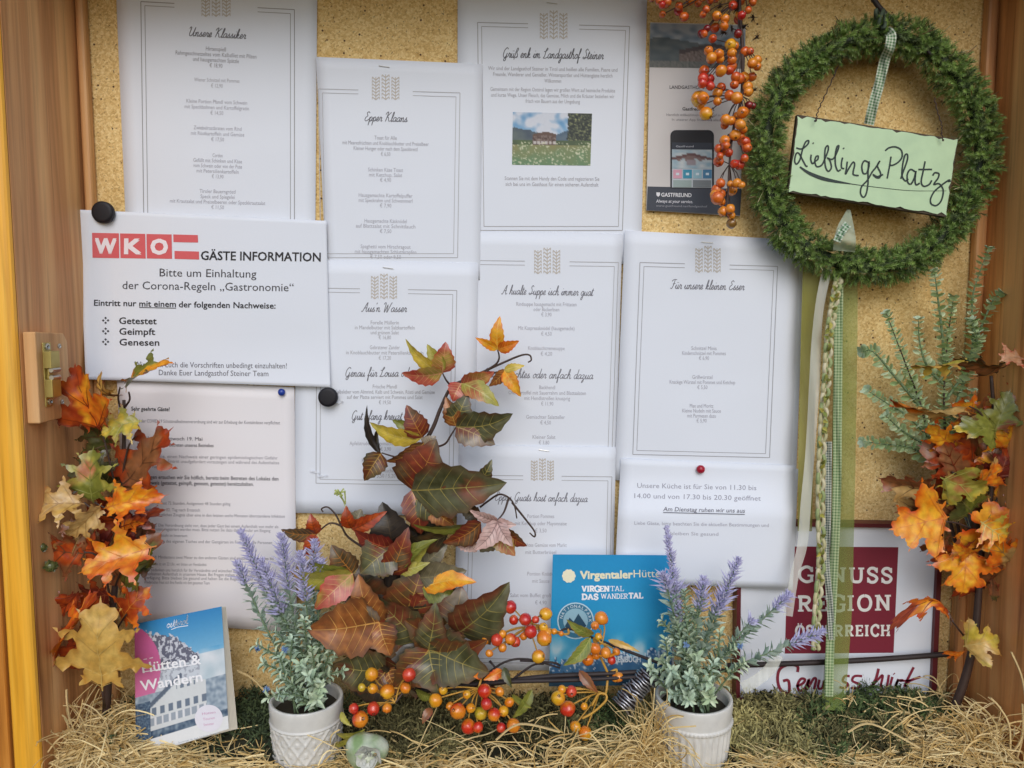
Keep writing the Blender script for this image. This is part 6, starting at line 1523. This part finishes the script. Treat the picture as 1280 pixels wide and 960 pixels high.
# ------------------------------------------------------------------ moss and straw on the floor
def top(x, y):
    """height of the bedding above the case floor; y is negative towards the front"""
    d = -y; u = (x - XL) / (XR - XL)
    back = max(0, 1 - abs(d - .035) / .055)
    z = .058 - .010 * min(1, d / .12) + .005 * nz(x * 16, y * 16, 4)
    z += back * (.010 * math.exp(-((x - .03) / .16) ** 2) + .014 * math.exp(-((x - .315) / .12) ** 2) + .012 * math.exp(-((x + .27) / .05) ** 2))
    z += .018 * math.exp(-((x + .41) / .025) ** 2 - ((d - .06) / .045) ** 2) + .010 * math.exp(-((x - .44) / .04) ** 2) + .014 * math.exp(-((x - .125) / .022) ** 2 - ((d - .10) / .03) ** 2)
    return z
bed = MB(); bed.cc = s2l((44, 44, 26))
bed.grid([[(XL + .002 + (XR - XL - .004) * i / 120, -.002 - (DF - .006) * j / 24, top(XL + (XR - XL) * i / 120, -.002 - (DF - .006) * j / 24) - .006) for i in range(121)] for j in range(25)])
def clear(x, y):
    for cc, rr in ((c1, R1), (c2, R2)):
        if (x - cc.x) ** 2 + (y - cc.y) ** 2 < (rr * .93) ** 2: return False
    return True
rs = random.Random(17)
K = 0
while K < 17000:
    x = rs.uniform(XL + .03, XR - .03); d = rs.uniform(.008, .112)
    m_ = nz(x * 18, d * 18, 7) * .03 + (.088 if -.14 < x < .13 or .20 < x < .40 else .05)
    if x < -.30: m_ -= .03
    if d > m_ + rs.uniform(-.012, .02) or not clear(x, -d): 
        if rs.random() > .05: 
            K += .2; continue
    K += 1
    z = top(x, -d) - .005 + .020 * max(0, nz(x * 48, d * 48, 1)) - .002; p = Vector((x, -d, z)); q = []
    dr = Vector((rs.uniform(-1, 1), rs.uniform(-1, .5), rs.uniform(.2, 1.4))).normalized()
    for i in range(6):
        q.append(p.copy()); p = p + dr * .0036; dr = (dr + Vector((rs.uniform(-.9, .9), rs.uniform(-.9, .9), rs.uniform(-.8, .7)))).normalized()
    tn = nz(x * 9, d * 9, 2) + rs.uniform(-.3, .3)
    tn += .8 * nz(x * 45, d * 45, 6)
    if x < -.18: base = lerp(s2l((44, 58, 38)), s2l((94, 110, 70)), rs.random())
    elif x > .30 and tn > .1 or (.0 < x < .12 and tn > .2): base = lerp(s2l((48, 62, 34)), s2l((106, 128, 74)), rs.random())
    else: base = lerp(s2l((62, 60, 32)), s2l((196, 186, 124)), max(0, min(1, .5 + tn)))
    bed.cc = base
    wv = Vector((rs.uniform(-1, 1), rs.uniform(-1, 1), rs.uniform(-1, 1))).normalized() * rs.uniform(.0004, .0011)
    bed.grid([[v - wv for v in q], [v + wv for v in q]])
tag(bed.build('moss', M['moss']), 'bed of dark green and olive dried moss along the back of the case floor', 'moss', None, 'stuff')

st = MB(); K = 0; rs = random.Random(23)
def strand(p, dr, L, n, rad, bendy=.35, grav=.12, col=None):
    q = []; st.cc = col or lerp(s2l((204, 168, 98)), s2l((250, 228, 170)), rs.random())
    cv = Vector((rs.uniform(-1, 1), rs.uniform(-1, 1), rs.uniform(-1, 1))) * bendy
    for i in range(n + 1):
        q.append(p.copy()); p = p + dr * (L / n)
        dr = (dr + cv / n * 2 + Vector((rs.uniform(-1, 1), rs.uniform(-1, 1), rs.uniform(-1, 1))) * .12 + Vector((0, 0, -grav / n * 3))).normalized()
        if p.x < XL + .003: p.x = XL + .003; dr.x = abs(dr.x)
        if p.x > XR - .003: p.x = XR - .003; dr.x = -abs(dr.x)
        zf = top(p.x, max(-DF, min(0, p.y))) - .003
        if p.z < zf and p.y > -DF: p.z = zf; dr.z = abs(dr.z) * .3
    for v in q:
        if not clear(v.x, v.y) and v.z < c1.z + .002: return
    st.tube(q, rad, 3, False)
while K < 3300:
    x = rs.uniform(XL + .005, XR - .005); d = rs.uniform(.02, DF - .002)
    lim = .094 + .02 * nz(x * 12, 5, 1)
    if -.14 < x < .05: lim = .106
    if .20 < x < .38: lim = .098
    if .06 < x < .16: lim = .072
    if x < -.32: lim = .03
    if .38 < x: lim = .05
    if d < lim and rs.random() > .025: continue
    K += 1
    z = top(x, -d) + rs.uniform(-.006, .005)
    a = rs.uniform(0, 6.28); dr = Vector((math.cos(a), math.sin(a) * .7, rs.uniform(-.15, .14))).normalized()
    strand(Vector((x, -d, z)), dr, rs.uniform(.02, .048), 7, rs.choice((.0003, .0004, .0006, .0009)) * rs.uniform(.8, 1.1))
def tuft(px, py, d, n, spread, up, L, rr=.02):
    o = P(px, py, d)
    for i in range(n):
        dr = Vector((rs.uniform(-1, 1) * spread, rs.uniform(-.7, .4) * spread, up * rs.uniform(.3, 1.2))).normalized()
        strand(o + Vector((rs.uniform(-rr, rr), rs.uniform(-rr, rr) * .6, rs.uniform(-.01, .008))), dr, L * rs.uniform(.5, 1.2), 9, rs.uniform(.0003, .0008), .8, .5)
tuft(112, 928, .09, 90, .7, 1.0, .062, .024); tuft(90, 945, .10, 70, 1, .4, .05, .02); tuft(825, 932, .105, 150, .5, .9, .055, .020); tuft(800, 948, .11, 140, .9, .4, .05, .03)
tuft(1150, 892, .06, 18, 1, .4, .04, .02); tuft(1222, 925, .085, 90, .7, 1, .052, .024); tuft(1235, 935, .09, 60, .7, 1.0, .052, .02); tuft(1182, 872, .035, 14, .7, 1, .04, .008); tuft(1062, 872, .05, 10, .6, 1, .02, .006)
tuft(150, 905, .05, 30, .9, .9, .05, .015); tuft(560, 950, .12, 80, 1, .3, .05, .05); tuft(700, 930, .11, 40, 1, .5, .04, .03); tuft(430, 930, .11, 24, 1, .5, .04, .02)
for pts in ([(1268, 960, .11), (1282, 900, .11), (1278, 850, .11), (1264, 815, .112)], [(1262, 960, .11), (1262, 910, .11), (1250, 885, .11), (1238, 872, .11)], [(1200, 945, .11), (1248, 950, .112), (1276, 925, .112), (1278, 880, .11)], [(60, 940, .118), (72, 925, .118), (88, 915, .118)], [(88, 905, .10), (84, 880, .10), (83, 862, .10)], [(620, 925, .12), (650, 905, .12), (700, 915, .12)], [(1060, 915, .11), (1090, 905, .11), (1150, 935, .115)], [(340, 875, .05), (318, 850, .05), (296, 838, .05)]):
    st.cc = s2l((216, 190, 136)); st.tube(crom([P(*p) for p in pts], 6), .0010, 4, False)
tag(st.build('straw', M['straw']), 'loose pale straw strewn over the front of the case floor', 'straw', None, 'stuff')
